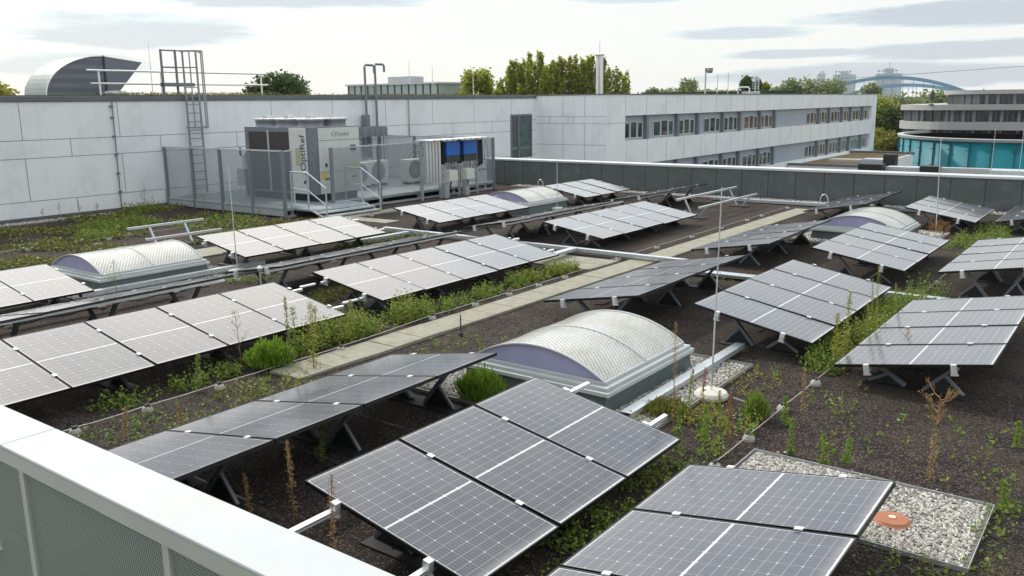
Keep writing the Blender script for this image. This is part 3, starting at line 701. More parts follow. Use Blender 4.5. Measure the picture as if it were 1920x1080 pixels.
def rod(x, y, h, label, lean=(0, 0), base=True, z=0, r=.011, group='thin lightning rods'):
    t = thing('lightning_rod', label, 'lightning rod', (x, y, z), group=group)
    b = MB(); b.tube([(0, 0, .02), (lean[0]*.5, lean[1]*.5, h*.5), (lean[0], lean[1], h)], r, 6, r*.55); b.build('rod', alu, t)
    if base:
        b = MB(); b.lathe((0, 0, 0), [(.15, 0), (.19, .015), (.195, .05), (.17, .085), (.06, .10), (.03, .10)], 28); b.build('base_weight', concrete, t, smooth=False)
    return t
rod(-3.78, 8.85, 2.42, 'tall lightning rod on a round white base beside the nearest skylight', (.03, 0))
rod(-14.75, 10.4, 2.2, 'lightning rod rising in front of the left skylight', (-.03, 0), r=.013)
rod(-15.0, 22.5, 1.8, 'lightning rod standing behind the four-panel table by the inverters', r=.013)
rod(-4.12, 22.9, 2.4, 'lightning rod beside the three-panel table with dark and bright halves', (-.08, 0), r=.014)
rod(-5.3, 39.6, 3.2, 'thin lightning rod beyond the far parapet in front of the turquoise drum', z=-1.1, r=.014)
rod(-3.9, 35.8, 3.0, 'thin lightning rod beyond the far parapet at the right edge', z=-.7, r=.014)
rod(-12.7, 58.6, 2.2, 'short lightning rod on the low roof before the turquoise drum', z=-1.7, r=.02)
rod(-29.1, 17.6, 1.9, 'lightning rod on the white wing roof left of the caged ladder', z=3.7, r=.02, base=False)
rod(-28.4, 34.9, 1.3, 'lightning rod on the wing roof in front of the round tree', z=3.7, r=.022, base=False)
rod(-41.1, 43.7, 1.6, 'left faint rod on the glazed rooftop box', z=4.6, r=.03, base=False)
rod(-40.0, 44.8, 1.3, 'right faint rod on the glazed rooftop box', z=4.6, r=.03, base=False)
b = MB(); b.lathe((-7.9, 9.3, 0), [(.035, 0), (.03, .05), (.012, .06), (.008, .32)], 10)
tag(b.build('vent_pin', dark), 'small black pin with thin rod on substrate left of the nearest skylight', 'pin')
b = MB(); b.lathe((-12.4, 9.2, 0), [(.02, 0), (.02, .5), (.045, .52), (.05, .56), (.02, .60)], 12)
tag(b.build('sensor_post', alu), 'small silver sensor post standing at the start of the rear edge-on table', 'sensor')
# terracotta cap
dc = thing('drain_cap', 'orange terracotta drain cap set in the pebble bed', 'drain cap', (-1.36, 6.87, 0))
b = MB(); b.lathe((0, 0, 0), [(.14, .0), (.145, .035), (.13, .045), (.12, .058), (.03, .062), (.012, .062)], 32); b.build('cap', clay, dc, smooth=False)
b = MB(); b.lathe((0, 0, 0), [(.028, .06), (.028, .07), (.02, .072)], 12); b.build('cap_plug', mat('pale_plug', (.75, .6, .45), .6), dc)
# black hoop handles by the far parapet
for x in (-19.6, -8.45):
    b = MB(); b.tube([(x+.14*math.cos(a)*1, 28.2, .02+.30*math.sin(a)) for a in [math.pi*k/12 for k in range(13)]], .016, 7)
    tag(b.build('pipe_hoop', alu), 'small bent pipe hoop at the far parapet foot, '+('near the platform' if x < -12 else 'by the dark table'), 'pipe')
# white plug-like rail ends at the centre table's near end and loose connector at path
for (x, y, rz, lb) in ((-10.95, 9.1, .15, 'white rail stub at the upper near corner of the centre table'), (-10.0, 9.15, .15, 'white rail stub at the lower near corner of the centre table'), (-9.9, 8.75, .3, 'white rail stub beyond the long bright table')):
    b = MB(); b.beam((x, y-.22, .45-(x+11)*.16), (x, y+.10, .45-(x+11)*.16), .05, .04); tag(b.build('rail_end', silver, bevel=.015), lb, 'rail end')

# ------------------------------------------------------------------ the white wing on the left
wing = thing('office_wing', 'long white clad office wing with dark roof fascia and banded windows', 'building', (-27.3, 20, 0))
def wl(*a):      # world -> wing local
    return (a[0]+27.3, a[1]-20, a[2])
b = MB()
b.box(-22.7, -40, -12, 0, 18.9, 3.53)                       # left part, face x=-27.3
b.box(-22.7, 18.95, -12, 4.15, 71.4, 3.55)                  # far part core, recessed window plane x=-23.15
b.cur = 0
b.box(4.15, 18.9, 2.57, 4.4, 71.5, 3.66)                    # top band
b.box(4.15, 18.9, -.08, 4.4, 71.5, 1.24)                    # middle band
b.box(4.15, 18.9, -12, 4.4, 71.5, -1.45)                    # lower band
b.box(4.15, 18.9, 1.24, 4.4, 20.88, 2.57); b.box(4.15, 18.9, -1.45, 4.4, 20.88, -.08)
b.box(4.15, 69.9, 1.24, 4.4, 71.5, 2.57); b.box(4.15, 69.9, -1.45, 4.4, 71.5, -.08)
b.box(-22.7, 18.9, -12, 4.148, 18.948, 3.66)                # gable facing the roof
# joints (proud 3 mm)
b.cur = 1
def jx(y0, y1, z0, z1): b.box(.0, y0-20, z0, .003, y1-20, z1)
for z in (2.40, 1.86, .57): jx(-19, 38.9, z-.008, z+.008)
for k in range(-6, 8):
    y = 15.2+3.06*k
    if -19 < y < 38.8:
        jx(y-.008, y+.008, 2.408, 3.53); jx(y-.008, y+.008, .578, 1.852)
        y2 = y+1.42
        if y2 < 38.8: jx(y2-.008, y2+.008, 1.868, 2.392); jx(y2-.008, y2+.008, .1, .562)
for z in (2.56, 2.2, 1.1): b.box(.0, 18.897, z-.008, 4.4, 18.9, z+.008)
for x in (1.75, 3.1): b.box(x-.008, 18.896, -1, x+.008, 18.9, 1.092); b.box(x-.008, 18.896, 1.108, x+.008, 18.9, 2.192); b.box(x-.008, 18.896, 2.568, x+.008, 18.9, 3.6)
for x in (.9, 2.4): b.box(x-.008, 18.896, 2.208, x+.008, 18.9, 2.552)
yy = 20.9
while yy < 71:
    b.box(4.4, yy-.01, 2.6, 4.403, yy+.01, 3.6); b.box(4.4, yy+.2-.01, -.05, 4.403, yy+.2+.01, 1.22); yy += 2.35
for z in (2.2,): b.box(4.4, 18.9, z-.008, 4.403, 20.88, z+.008)
b.build('wall', [cladding, joint], wing)
b = MB(); b.box(-22.8, -40, 3.535, .05, 18.85, 3.70); b.build('roof_fascia', fascia, wing, bevel=.01)
b = MB(); b.box(-22.8, 18.85, 3.665, 4.45, 71.55, 3.71); b.build('roof_fascia', fascia, wing, bevel=.008)
b = MB(); b.box(0, -20, .0, .02, 18.9, .095); b.build('plinth', fascia, wing)
b = MB(); b.box(-22.5, -38, 3.70, -.8, 71, 3.74); b.build('roof', mat('sedum_roof', (.10, .10, .045), .9, noise=(1.5, .4)), wing)
# tall window-door
fr = MB()
y0, y1, z0, z1 = 36.55, 38.45, .45, 2.72
for (a, c_, d, e) in ((y0, z0, y0+.08, z1), (y1-.08, z0, y1, z1), (y0+.08, z1-.1, y1-.08, z1), (y0+.62, z0, y0+.72, z1-.1), (y0+.08, z0+.45, y1-.08, z0+.55)):
    fr.box(.003, a-20, c_, .05, d-20, e)
f_ = fr.build('window', steel_d, wing)
b = MB(); b.box(.004, y0-19.92, z0, .02, y0-19.38, z1-.1); b.build('pane', glass_d, f_)
b = MB(); b.box(.004, y0-19.28, z0, .021, y1-20.08, z1-.1); b.build('pane', glass_g, f_)
# window bays
piers = [43.52, 47.38, 50.22, 54.06, 56.94, 60.61, 63.55, 73.83, 76.69, 80.34, 83.08, 86.98]
for y in piers:
    for z0, z1 in ((1.245, 2.565), (-1.445, -.085)):
        b = MB(); b.box(4.152, y-20-.14, z0, 4.36, y-20+.14, z1); b.build('pier', steel_d, wing)
wins = [(40.98, 43.3), (44.5, 47.1), (47.6, 49.95), (51.3, 53.85), (54.3, 56.75), (57.9, 60.4), (60.85, 63.35), (71.1, 73.6), (74.1, 76.45), (77.6, 80.1), (80.6, 82.85), (84.2, 86.75), (87.25, 89.7)]
for k, (a, c_) in enumerate(wins):
    for z0, z1, lo in ((1.33, 2.2, 0), (-1.36, -.48, 1)):
        f_ = MB(); d = (c_-a)
        cuts = [0, .37, .72, 1]
        for q in range(3):
            ya, yb = a-20+d*cuts[q], a-20+d*cuts[q+1]-.06; h_ = z1+(.0 if q != 1 else .05)
            for (u0, v0, u1, v1) in ((ya, z0, yb, z0+.05), (ya, h_-.05, yb, h_), (ya, z0+.05, ya+.06, h_-.05), (yb-.06, z0+.05, yb, h_-.05)):
                f_.box(4.155, u0, v0, 4.19, u1, v1)
        fo = f_.build('window', wframe, wing)
        p_ = MB()
        for q in range(3):
            ya, yb = a-20+d*cuts[q]+.06, a-20+d*cuts[q+1]-.12; h_ = z1+(.0 if q != 1 else .05)
            p_.cur = q; p_.box(4.153, ya, z0+.05, 4.165, yb, h_-.05)
        gs = {0: [glass_d, glass_g, glass_d], 1: [glass_g, glass_d, glass_g], 2: [glass_y, glass_r, glass_y]}[0 if k in (0, 2, 4) else (1 if k in (1, 3) or lo and k < 8 else 2)]
        p_.build('pane', gs, fo)
# grey infill sheet behind windows
b = MB(); b.box(4.151, 20.88, 1.24, 4.1525, 69.9, 2.57); b.box(4.151, 20.88, -1.45, 4.1525, 69.9, -.08); b.build('infill_panel', infill, wing)

# wall-mounted conductors
b = MB(); b.tube([(-27.23, 14.95, .1), (-27.23, 15.0, 3.55)], .022, 6)
for z in (.6, 1.2, 1.8, 2.4, 3.0, 3.35): b.box(-27.3, 14.93, z, -27.2, 15.02, z+.05)
tag(b.build('down_conductor', steel_d), 'grey down conductor clipped vertically to the white wall at left', 'conductor')
b = MB(); b.tube([(-27.24, 28.85, 1.9), (-27.24, 28.85, 3.6)], .02, 6)
tag(b.build('down_conductor', steel_d), 'thin grey down conductor on the white wall behind the inverters', 'conductor')

# gooseneck pipes
for y, zt, lb in ((26.15, 4.95, 'left gooseneck pipe rising above the wing roof'), (26.75, 5.0, 'right gooseneck pipe rising above the wing roof')):
    b = MB(); b.tube([(-27.15, y, 2.3), (-27.15, y, zt-.06), (-27.15, y+.06, zt), (-27.15, y+.48, zt), (-27.15, y+.55, zt-.06), (-27.15, y+.55, zt-.32)], .05, 9)
    tag(b.build('gooseneck_pipe', steel_d, smooth=False), lb, 'pipe', 'gooseneck pipes on the white wing')
b = MB(); b.box(-27.2, 25.9, 1.1, -26.9, 26.1, 2.9); b.box(-26.95, 25.2, 2.0, -26.5, 26.7, 2.4)
for k in range(4): b.tube([(-26.45, 25.3+.35*k, 2.3), (-26.4, 25.3+.35*k, 2.2), (-26.4, 25.3+.35*k, .4)], .022, 6)
tag(b.build('pipe_junction_box', steel_d), 'grey pipe and cable box against the wall right of the chiller', 'pipe box')

# ladder with cage
ladm = mat('ladder_steel', (.27, .29, .31), .5, metal=.4)
ld = thing('caged_ladder', 'grey steel ladder with safety cage climbing the white wall', 'ladder', (-27.2, 17.9, 0))
for y in (-.26, .26):
    b = MB(); b.beam((.05, y, .35), (.05, y, 5.2), .05, .05); b.build('stile', ladm, ld)
for k in range(13):
    b = MB(); b.beam((.05, -.26, .5+.29*k), (.05, .26, .5+.29*k), .03, .03); b.build('rung', ladm, ld)
b = MB()
for zc in (2.62, 5.18):
    pts = [(.05+.55*math.sin(a), -.36*math.cos(a), zc) for a in [math.pi*k/10 for k in range(11)]]
    for p, q in zip(pts, pts[1:]): b.beam(p, q, .012, .06)
for a in (.25, .42, .58, .75):
    x, y = .05+.55*math.sin(math.pi*a), -.36*math.cos(math.pi*a); b.beam((x, y, 2.6), (x, y, 5.2), .045, .012)
b.build('cage', ladm, ld)
b = MB()
for y in (-.82, -.28): b.beam((-.35, y, 3.7), (-.35, y, 5.25), .06, .06)
for z in (5.22, 4.66): b.beam((-.35, -.82, z), (-.35, -.28, z), .05, .05); b.beam((-.35, -.28, z), (.05, .26, z), .04, .04)
b.beam((-.35, -.85, 4.08), (-.35, .3, 4.08), .3, .12); b.build('exit_frame', steel_d, ld)
# roof railing
rl = thing('roof_railing', 'galvanised two-rail guard rail along the wing roof edge', 'railing', (-28.4, 15.3, 3.7))
for z in (.84, .42): b = MB(); b.tube([(0, -.4 if z > .5 else -.3, z), (0, 6.8, z)], .032, 8); b.build('rail', alu, rl)
for y in (0, 2.25, 6.5, 5.0)[:3]: b = MB(); b.tube([(0, y, 0), (0, y, .86)], .035, 8); b.build('post', alu, rl)

# big intake hood on the wing roof: a curved duct elbow opening to the right
hd = thing('ventilation_hood', 'large curved ribbed sheet-metal air duct hood on the wing roof', 'vent hood', (-29.2, 13.9, 3.7))
b = MB(); n = 14
prof = [(2.05*(1-math.cos(a)), 1.35*math.sin(a)) for a in [math.pi/2*k/n for k in range(n+1)]]
prof = [(p[0], p[1]) for p in prof]
W_ = 1.5
for p, q in zip(prof, prof[1:]):
    b.quad((0, p[0], p[1]), (0, q[0], q[1]), (-W_, q[0], q[1]), (-W_, p[0], p[1]))
o = b.build('curved_back', mat('duct_metal', (.34, .36, .35), .42, metal=.4, noise=(1.2, .12)), hd, smooth=True)
dsm = mat('duct_side', (.16, .175, .20), .5, metal=.3, noise=(2, .06)); dsm2 = mat('duct_side_rib', (.125, .135, .16), .5, metal=.3)
b = MB(); ns = 9
def xat(z):   # y of curved back at height z
    return 2.05*(1-math.cos(math.asin(min(1, z/1.35))))
for xx in (.0, -W_):
    b = MB()
    for k in range(ns):
        z0_, z1_ = 1.35*k/ns, 1.35*(k+1)/ns; b.cur = k % 2
        b.quad((xx-.01, xat(z0_)+.0, z0_), (xx-.01, 2.05, z0_), (xx-.01, 2.05, z1_), (xx-.01, xat(z1_), z1_))
    b.build('ribbed_side', [dsm, dsm2], hd)
b = MB()
for xx in (.0, -W_): b.quad((xx, 2.05, 0), (xx, 2.35, 0), (xx, 3.45, 1.18), (xx, 2.05, 1.35))
b.quad((0, 2.05, 1.35), (0, 3.45, 1.18), (-W_, 3.45, 1.18), (-W_, 2.05, 1.35)); b.quad((0, 3.45, 1.18), (0, 2.35, 0), (-W_, 2.35, 0), (-W_, 3.45, 1.18))
b.build('outlet_cowl', dsm, hd)
b = MB(); b.beam((.01, 2.05, 0), (.01, 2.05, 1.37), .05, .05); b.build('flange', dark, hd)
b = MB()
for p, q in zip(prof, prof[1:]): b.beam((.012, p[0], p[1]), (.012, q[0], q[1]), .03, .03)
b.build('rim', alu, hd)
b = MB(); b.lathe((-28.9, 16.1, 3.72), [(.25, 0), (.3, .08), (.22, .16), (.1, .18)], 12, 1, 1.6)
tag(b.build('sand_bag', coping_m), 'pale lump of sheeting on the wing roof beside the vent hood', 'sheeting')

# roof top box with glazing
rb = thing('rooftop_box', 'low glazed plant box on the roof between gooseneck pipes and round tree', 'rooftop box', (-59, 60, 3.7))
b = MB(); b.box(-5.7, 0, 0, 6.0, 5, 1.38); b.build('wall', mat('box_glass', (.30, .35, .35), .25, noise=(.6, .15)), rb)
b = MB(); b.box(-5.9, -.2, 1.38, 6.2, 5, 1.52); b.build('roof', coping_m, rb)
for k in range(14): b = MB(); b.box(-5.72+.9*k, -.06, 0, -5.60+.9*k, -.002, 1.38); b.build('mullion', dark, rb)
b = MB(); b.prism([(-1.2, 1), (1.9, 1), (1.6, 3), (-.9, 3)], 1.52, 2.15); b.build('cap', mat('box_cap', (.42, .43, .44), .5), rb)

# ------------------------------------------------------------------ chiller platform
pf = thing('steel_platform', 'raised galvanised plant platform fenced with perforated screens', 'platform', (-27.2, 16.6, 0))
def pl(x, y, z): return (x+27.2, y-16.6, z)
XE, YE = 6.25, 10.3      # platform extents
b = MB(); b.box(0, 0, .20, XE, YE, .27); b.build('deck', mat('deck_grating', (.27, .315, .335), .5, metal=.3, noise=(3, .08)), pf)
b = MB()
b.beam((0, .03, .12), (XE, .03, .12), .06, .16); b.beam((XE-.03, 0, .03), (XE-.03, YE, .03), .06, .07)
b.beam((0, YE-.03, .12), (XE, YE-.03, .12), .06, .16)
b.build('edge_beam', galv, pf)
for k in range(6): b = MB(); b.box(XE-.16, .3+k*1.9, 0, XE-.06, .4+k*1.9, .2); b.build('foot', galv, pf)
def screen(p, q, z0=.27, z1=2.0, posts=4, last=True):
    p = Vector(p); q = Vector(q); d = (q-p).length
    b = MB(); b.quad((p.x, p.y, z0+.04), (q.x, q.y, z0+.04), (q.x, q.y, z1-.02), (p.x, p.y, z1-.02), ((0, 0), (d, 0), (d, z1-z0), (0, z1-z0))); b.build('screen', screen_m, pf)
    b = MB(); b.beam((p.x, p.y, z1), (q.x, q.y, z1), .045, .045); b.beam((p.x, p.y, z0+.02), (q.x, q.y, z0+.02), .04, .04); b.build('screen_rail', galv, pf)
    for k in range(posts if last else posts-1):
        c_ = p.lerp(q, k/(posts-1)); b = MB(); b.box(c_.x-.05, c_.y-.04, .0, c_.x+.05, c_.y+.04, z1+.01); b.build('post', steel_d, pf, bevel=.004)
screen((.05, .03), (XE, .03), posts=5)
screen((XE, 1.95), (XE, YE), posts=5)
screen((0.0, YE), (XE-.06, YE), posts=4, last=False)
# gate, standing open inwards
b = MB(); b.beam((XE-.02, .1, 1.98), (XE-.5, .8, 1.98), .04, .04); b.beam((XE-.5, .8, .3), (XE-.5, .8, 2.0), .05, .05); b.beam((XE-.02, .1, .33), (XE-.5, .8, .33), .04, .04)
gt = b.build('gate', galv, pf)
b = MB(); b.quad((XE-.02, .1, .33), (XE-.5, .8, .33), (XE-.5, .8, 1.98), (XE-.02, .1, 1.98), ((0, 0), (.85, 0), (.85, 1.65), (0, 1.65))); b.build('gate_mesh', screen_m, gt)
# stair with landing and handrails
stt = thing('access_stair', 'galvanised landing and steps with handrails down from the platform', 'stair', (-20.95, 16.9, 0))
b = MB(); b.box(0, .1, .20, .85, 2.35, .26); b.build('landing', galv, stt)
b = MB(); b.box(.02, .12, .0, .06, 2.3, .2); b.box(.8, .5, .02, .84, 2.2, .17); b.build('riser_beam', dark, stt)
for k in range(2): b = MB(); b.box(.88+.28*k, .12, .15-.09*k, 1.16+.28*k, 2.35, .19-.09*k); b.build('step', galv, stt)
for y in (.12, 2.33):
    b = MB()
    b.tube([(-.15, y, 1.35), (.62, y, 1.36), (1.42, y, .93), (1.42, y, 0)], .026, 8)
    b.tube([(-.15, y, .85), (.62, y, .83), (1.42, y, .42)], .02, 8)
    b.tube([(.62, y, .2), (.62, y, 1.36)], .026, 8); b.tube([(-.15, y, .2), (-.15, y, 1.35)], .022, 8)
    b.tube([(.62, y, .28), (1.45, y, -.02)], .035, 8)
    b.build('handrail', galv, stt)

# chiller
ch = thing('chiller_unit', 'large grey and beige chiller with roof fans standing on the platform', 'chiller', (-25.0, 18.35, .27))
CW, CD, CH = 3.45, 2.0, 2.38
b = MB(); b.box(0, 0, .22, CW, CD, CH); b.build('casing', steel_d, ch, bevel=.01)
b = MB(); b.box(.1, .15, 0, CW-.1, CD-.1, .22); b.build('plinth', dark, ch)
for x0, x1 in ((.22, 1.22), (1.30, 2.28)):
    b = MB(); b.box(x0, -.012, .3, x1, .0, 2.22); b.build('coil', coil, ch)
b = MB(); b.box(1.22, -.03, .25, 1.30, -.001, 2.28); b.build('coil_post', galv, ch)
b = MB(); b.box(2.34, -.03, .25, CW-.28, 0, 2.34); b.build('front_cover', beige, ch, bevel=.01)
b = MB(); b.box(2.62, -.035, 1.15, 2.95, -.031, 1.72); b.build('notice', mat('olive_notice', (.40, .40, .27), .6), ch)
b = MB(); b.box(CW, .22, 1.95, CW+.03, CD-.02, 2.34); b.box(CW, .22, .95, CW+.03, CD-.02, 1.935); b.box(CW, .22, .24, CW+.03, CD-.02, .935); b.build('side_cover', beige, ch, bevel=.008)
b = MB(); b.box(CW+.031, 1.55, 1.58, CW+.045, 1.80, 1.76); b.build('display', dark, ch)
b = MB(); b.box(CW+.031, .45, 1.1, CW+.05, .52, 1.22); b.box(CW+.031, .42, .70, CW+.05, .58, .74); b.box(CW+.031, 1.6, .70, CW+.05, 1.75, .74); b.build('handle', dark, ch)
b = MB(); b.box(CW+.031, .26, .72, CW+.036, .46, .92); b.box(CW+.031, 1.65, 1.0, CW+.036, 1.9, 1.14); b.build('warning_sticker', yellow, ch)
# lettering, running up the front cover
mtx = Matrix.Translation((CW-.36, -.034, .98)) @ Matrix.Rotation(R(-90), 4, 'Y') @ Matrix.Rotation(R(90), 4, 'X')
text('lettering', 'OptiRef', .36, letter, ch, mtx)
mtx = Matrix.Translation((CW+.033, .98, 2.08)) @ Matrix.Rotation(R(90), 4, 'Z') @ Matrix.Rotation(R(90), 4, 'X')
text('lettering', 'OptiRef', .17, mat('grey_lettering', (.22, .22, .24), .6), ch, mtx)
b = MB()
for k in range(20):
    a, c_ = 2*math.pi*k/20, 2*math.pi*(k+1)/20
    b.beam((CW+.034, .86+.085*math.cos(a), 2.14+.07*math.sin(a)), (CW+.034, .86+.085*math.cos(c_), 2.14+.07*math.sin(c_)), .014, .006)
b.build('logo', letter, ch)
b = MB(); b.tube([(CW-.42+.12*math.sin(k*.5), -.05, .95-.05*k) for k in range(8)], .018, 6, .03); b.build('logo', mat('wine_red', (.12, .03, .06), .5), ch)
for i_, (fx, fy) in enumerate([(.62, .52), (1.72, .52), (2.82, .52), (.62, 1.48), (1.72, 1.48), (2.82, 1.48)]):
    b = MB(); b.lathe((fx, fy, CH), [(.43, 0), (.40, .08), (.42, .20)], 26)
    fb = b.build('fan', steel_d, ch, smooth=False)
    b = MB(); b.lathe((fx, fy, CH+.20), [(.45, 0), (.47, .05), (.42, .06), (.41, .03), (.1, .03)], 26); b.build('fan_ring', alu, fb)
    b = MB()
    for k in range(6):
        a = math.pi*k/6; b.beam((fx-.45*math.cos(a), fy-.45*math.sin(a), CH+.285), (fx+.45*math.cos(a), fy+.45*math.sin(a), CH+.285), .012, .012)
    b.box(fx-.12, fy-.12, CH+.25, fx+.12, fy+.12, CH+.36); b.build('fan_guard', alu, fb)
# pump group left of the chiller
pm = thing('pump_cabinet', 'small grey pump cabinet with pipe elbow left of the chiller behind the screen', 'pump', (-25.55, 18.6, .27))
b = MB(); b.box(-.12, -.2, .35, .28, .3, .95); b.box(0, 0, 0, .12, .12, .35); b.build('cabinet', galv, pm, bevel=.02)
b = MB(); b.tube([(.4, .1, 1.45), (.1, .1, 1.5), (-.05, .1, 1.4), (-.05, .1, .9)], .09, 10); b.build('pipe', alu, pm)
b = MB(); b.lathe((-.25, .1, 1.35), [(.03, 0), (.05, .1), (.05, .22), (.02, .3)], 10); b.build('valve', dark, pm)

# condenser units behind the screens
def condenser(x, y, label, w=.95, h=.95, d=.4):
    t = thing('condenser_unit', label, 'air conditioner', (x, y, .27), group='small condenser units on the platform')
    b = MB(); b.box(0, 0, .08, d, w, h); b.build('casing', mat('condenser_white', (.58, .58, .54), .5), t, bevel=.015)
    b = MB(); b.box(.03, .1, 0, d-.03, .2, .08); b.box(.03, w-.2, 0, d-.03, w-.1, .08); b.build('foot', dark, t)
    b = MB()
    for r_ in (.12, .2, .28, .34):
        pts = [(d+.015, w*.42+r_*math.cos(a), .12+h*.46+r_*math.sin(a)) for a in [2*math.pi*k/20 for k in range(21)]]
        b.tube(pts, .008, 4)
    b.build('fan_grille', dark, t)
    b = MB(); b.lathe((0, 0, 0), [(.33, 0), (.33, .006)], 24); o = b.build('fan_opening', mat('fan_dark', (.30, .30, .29), .6), t); o.rotation_euler = (0, R(90), 0); o.location = (d+.001, w*.42, .12+h*.46)
condenser(-24.0, 21.9, 'condenser unit right of the chiller, darker one')
condenser(-24.3, 23.1, 'middle condenser unit standing behind the platform screen')
condenser(-23.6, 24.4, 'condenser unit behind the inverter rack')
b = MB()
for k in range(14): b.box(-26.9, 22.3, 1.25+.05*k, -26.85, 24.0, 1.28+.05*k)
tag(b.build('louvre', galv), 'grey louvred grille standing against the wing wall behind the condensers', 'grille')

# inverter rack
iv = thing('inverter_rack', 'rack with two blue solar inverters and white boxes in front of the platform', 'inverter rack', (-20.55, 22.3, 0))
b = MB()
for y in (.0, .95, 2.0, 3.05): b.beam((0, y, 0), (0, y, 2.05), .06, .08)
for z in (1.12, .86, .62, .35): b.beam((0, 0, z), (0, 3.05, z), .04, .06)
b.build('frame', galv, iv)
b = MB(); b.box(-.15, -.15, 2.06, .55, 3.25, 2.10); b.build('rain_roof', alu, iv)
b = MB(); b.cur = 0
for k in range(20):
    b.cur = 1 if k % 2 else 0; b.box(.551, -.1+k*.165, 2.055, .556, -.02+k*.165, 2.098)
b.build('roof_edge', [alu, mat('red_tab', (.35, .06, .05), .6)], iv)
for k in range(5): b = MB(); b.box(.3, -.12+.16*k, .62 if k < 4 else .5, .36, -.02+.16*k, 2.04); b.build('shield_slat', alu, iv)
for y in (1.02, 1.98):
    b = MB(); b.box(.06, y, 1.50, .30, y+.74, 2.0); ib = b.build('inverter', blue, iv, bevel=.02)
    b = MB(); b.box(.06, y, 1.26, .29, y+.74, 1.495); b.build('connection_panel', dark, ib, bevel=.01)
    b = MB(); b.box(.04, y-.09, 1.2, .2, y-.01, 2.02); b.build('cooling_fin', black, ib)
    b = MB()
    for q in range(7): b.tube([(.2, y+.08+.1*q, 1.27), (.2, y+.1+.1*q+random.uniform(-.05, .05), 1.1), (.1, y+.1+.12*q, .95)], .011, 5)
    b.build('cable', rubber, ib)
for y in (1.10, 2.05):
    b = MB(); b.box(.05, y, .60, .34, y+.46, .98); jb = b.build('junction_box', mat('box_white', (.62, .63, .58), .45), iv, bevel=.012)
    b = MB(); b.tube([(.2, y+.23, .6), (.2, y+.2, .45), (.12, y+.15, .1)], .03, 7); b.build('conduit', dark, jb)
for y in (.9, 2.05, 1.25, 2.4)[:2]:
    b = MB(); b.box(.02, y+.1, 0, .2, y+.32, .55); b.build('cable_duct', galv, iv)
b = MB()
for q in range(6): b.tube([(.12, 3.0+.05*q, 2.0), (.12, 3.02+.05*q, 1.1), (.12, 2.95, 1.0)], .018, 5)
for q in range(5): b.tube([(.1, .3+.09*q, 2.0), (.1, .32+.09*q, 1.0)], .02, 5)
b.build('cable', rubber, iv)
b = MB(); b.box(.0, .5, .62, .012, .9, 1.95); b.build('back_plate', galv, iv)

# ------------------------------------------------------------------ beyond the parapet: low roofs, turquoise drum, curved offices
lw = thing('low_annex', 'low white annex with brown sedum roof beyond the far parapet', 'building', (-22.85, 66.5, -1.55))
b = MB(); b.box(0.01, 0, -10, 5.4, 17, -.1); b.build('wall', cladding, lw)
b = MB(); b.box(.5, .4, -.1, 5.1, 16.6, -.04); b.build('roof', mat('brown_sedum', (.19, .125, .05), .9, noise=(.5, .4)), lw)
b = MB(); b.box(.01, -.1, -.1, 5.5, .35, .03); b.box(.01, 16.6, -.1, 5.5, 17, .12); b.build('coping', fascia, lw)
lw2 = thing('low_roof', 'low planted roof with duct runs in front of the turquoise drum', 'building', (-15.5, 45, -1.9))
b = MB(); b.box(0, 0, -9, 30, 21.4, .1); b.build('wall', fascia, lw2)
b = MB(); b.box(.3, .3, .1, 29.8, 21, .14); b.build('roof', mat('sedum_mixed', (.13, .11, .07), .9, noise=(.6, .5)), lw2)
def ductbox(x, y, z, w, d, h, m_, label, cat='duct'):
    b = MB(); b.box(x, y, z, x+w, y+d, z+h)
    for k in range(1, 5): b.beam((x-.01, y-.012, z+h*k/5), (x+w+.01, y-.012, z+h*k/5), .02, .02)
    o = b.build('roof_duct', m_, bevel=.02); tag(o, label, cat, 'roof ducts and vents beyond the parapet')
ductbox(-15.9, 60, -1.75, 1.5, 1.0, .80, black, 'left black louvred vent box beyond the parapet', 'vent')
ductbox(-12.1, 60, -1.75, 1.1, .9, .78, black, 'right black louvred vent box beyond the parapet', 'vent')
ductbox(-14.4, 61, -1.75, 2.0, 1.2, .60, galv, 'grey duct box between the two black vents')
ductbox(-11.0, 60.5, -1.75, 3.2, .5, .70, coping_m, 'long white duct right of the black vents')
ductbox(-7.6, 56, -1.75, 1.9, 1.6, .95, galv, 'grey rooftop air unit before the turquoise drum')
ductbox(-5.6, 56.5, -1.75, 6, .6, 1.05, coping_m, 'long white duct at the right beneath the turquoise drum')
ductbox(-6.8, 44, -1.8, .8, 12, .5, coping_m, 'white duct running away from the camera at right')
ductbox(-15.2, 63.5, -1.75, .8, .8, 1.25, black, 'small black vent box standing before the drum', 'vent')
ductbox(-20.6, 69, -1.6, 2.6, 1.6, .3, mat('pale_slab', (.5, .48, .42), .7), 'pale flat slab on the brown annex roof')
ductbox(-17.6, 67.2, -1.6, 2.2, 1.6, .5, galv, 'grey hatch housing on the annex roof')

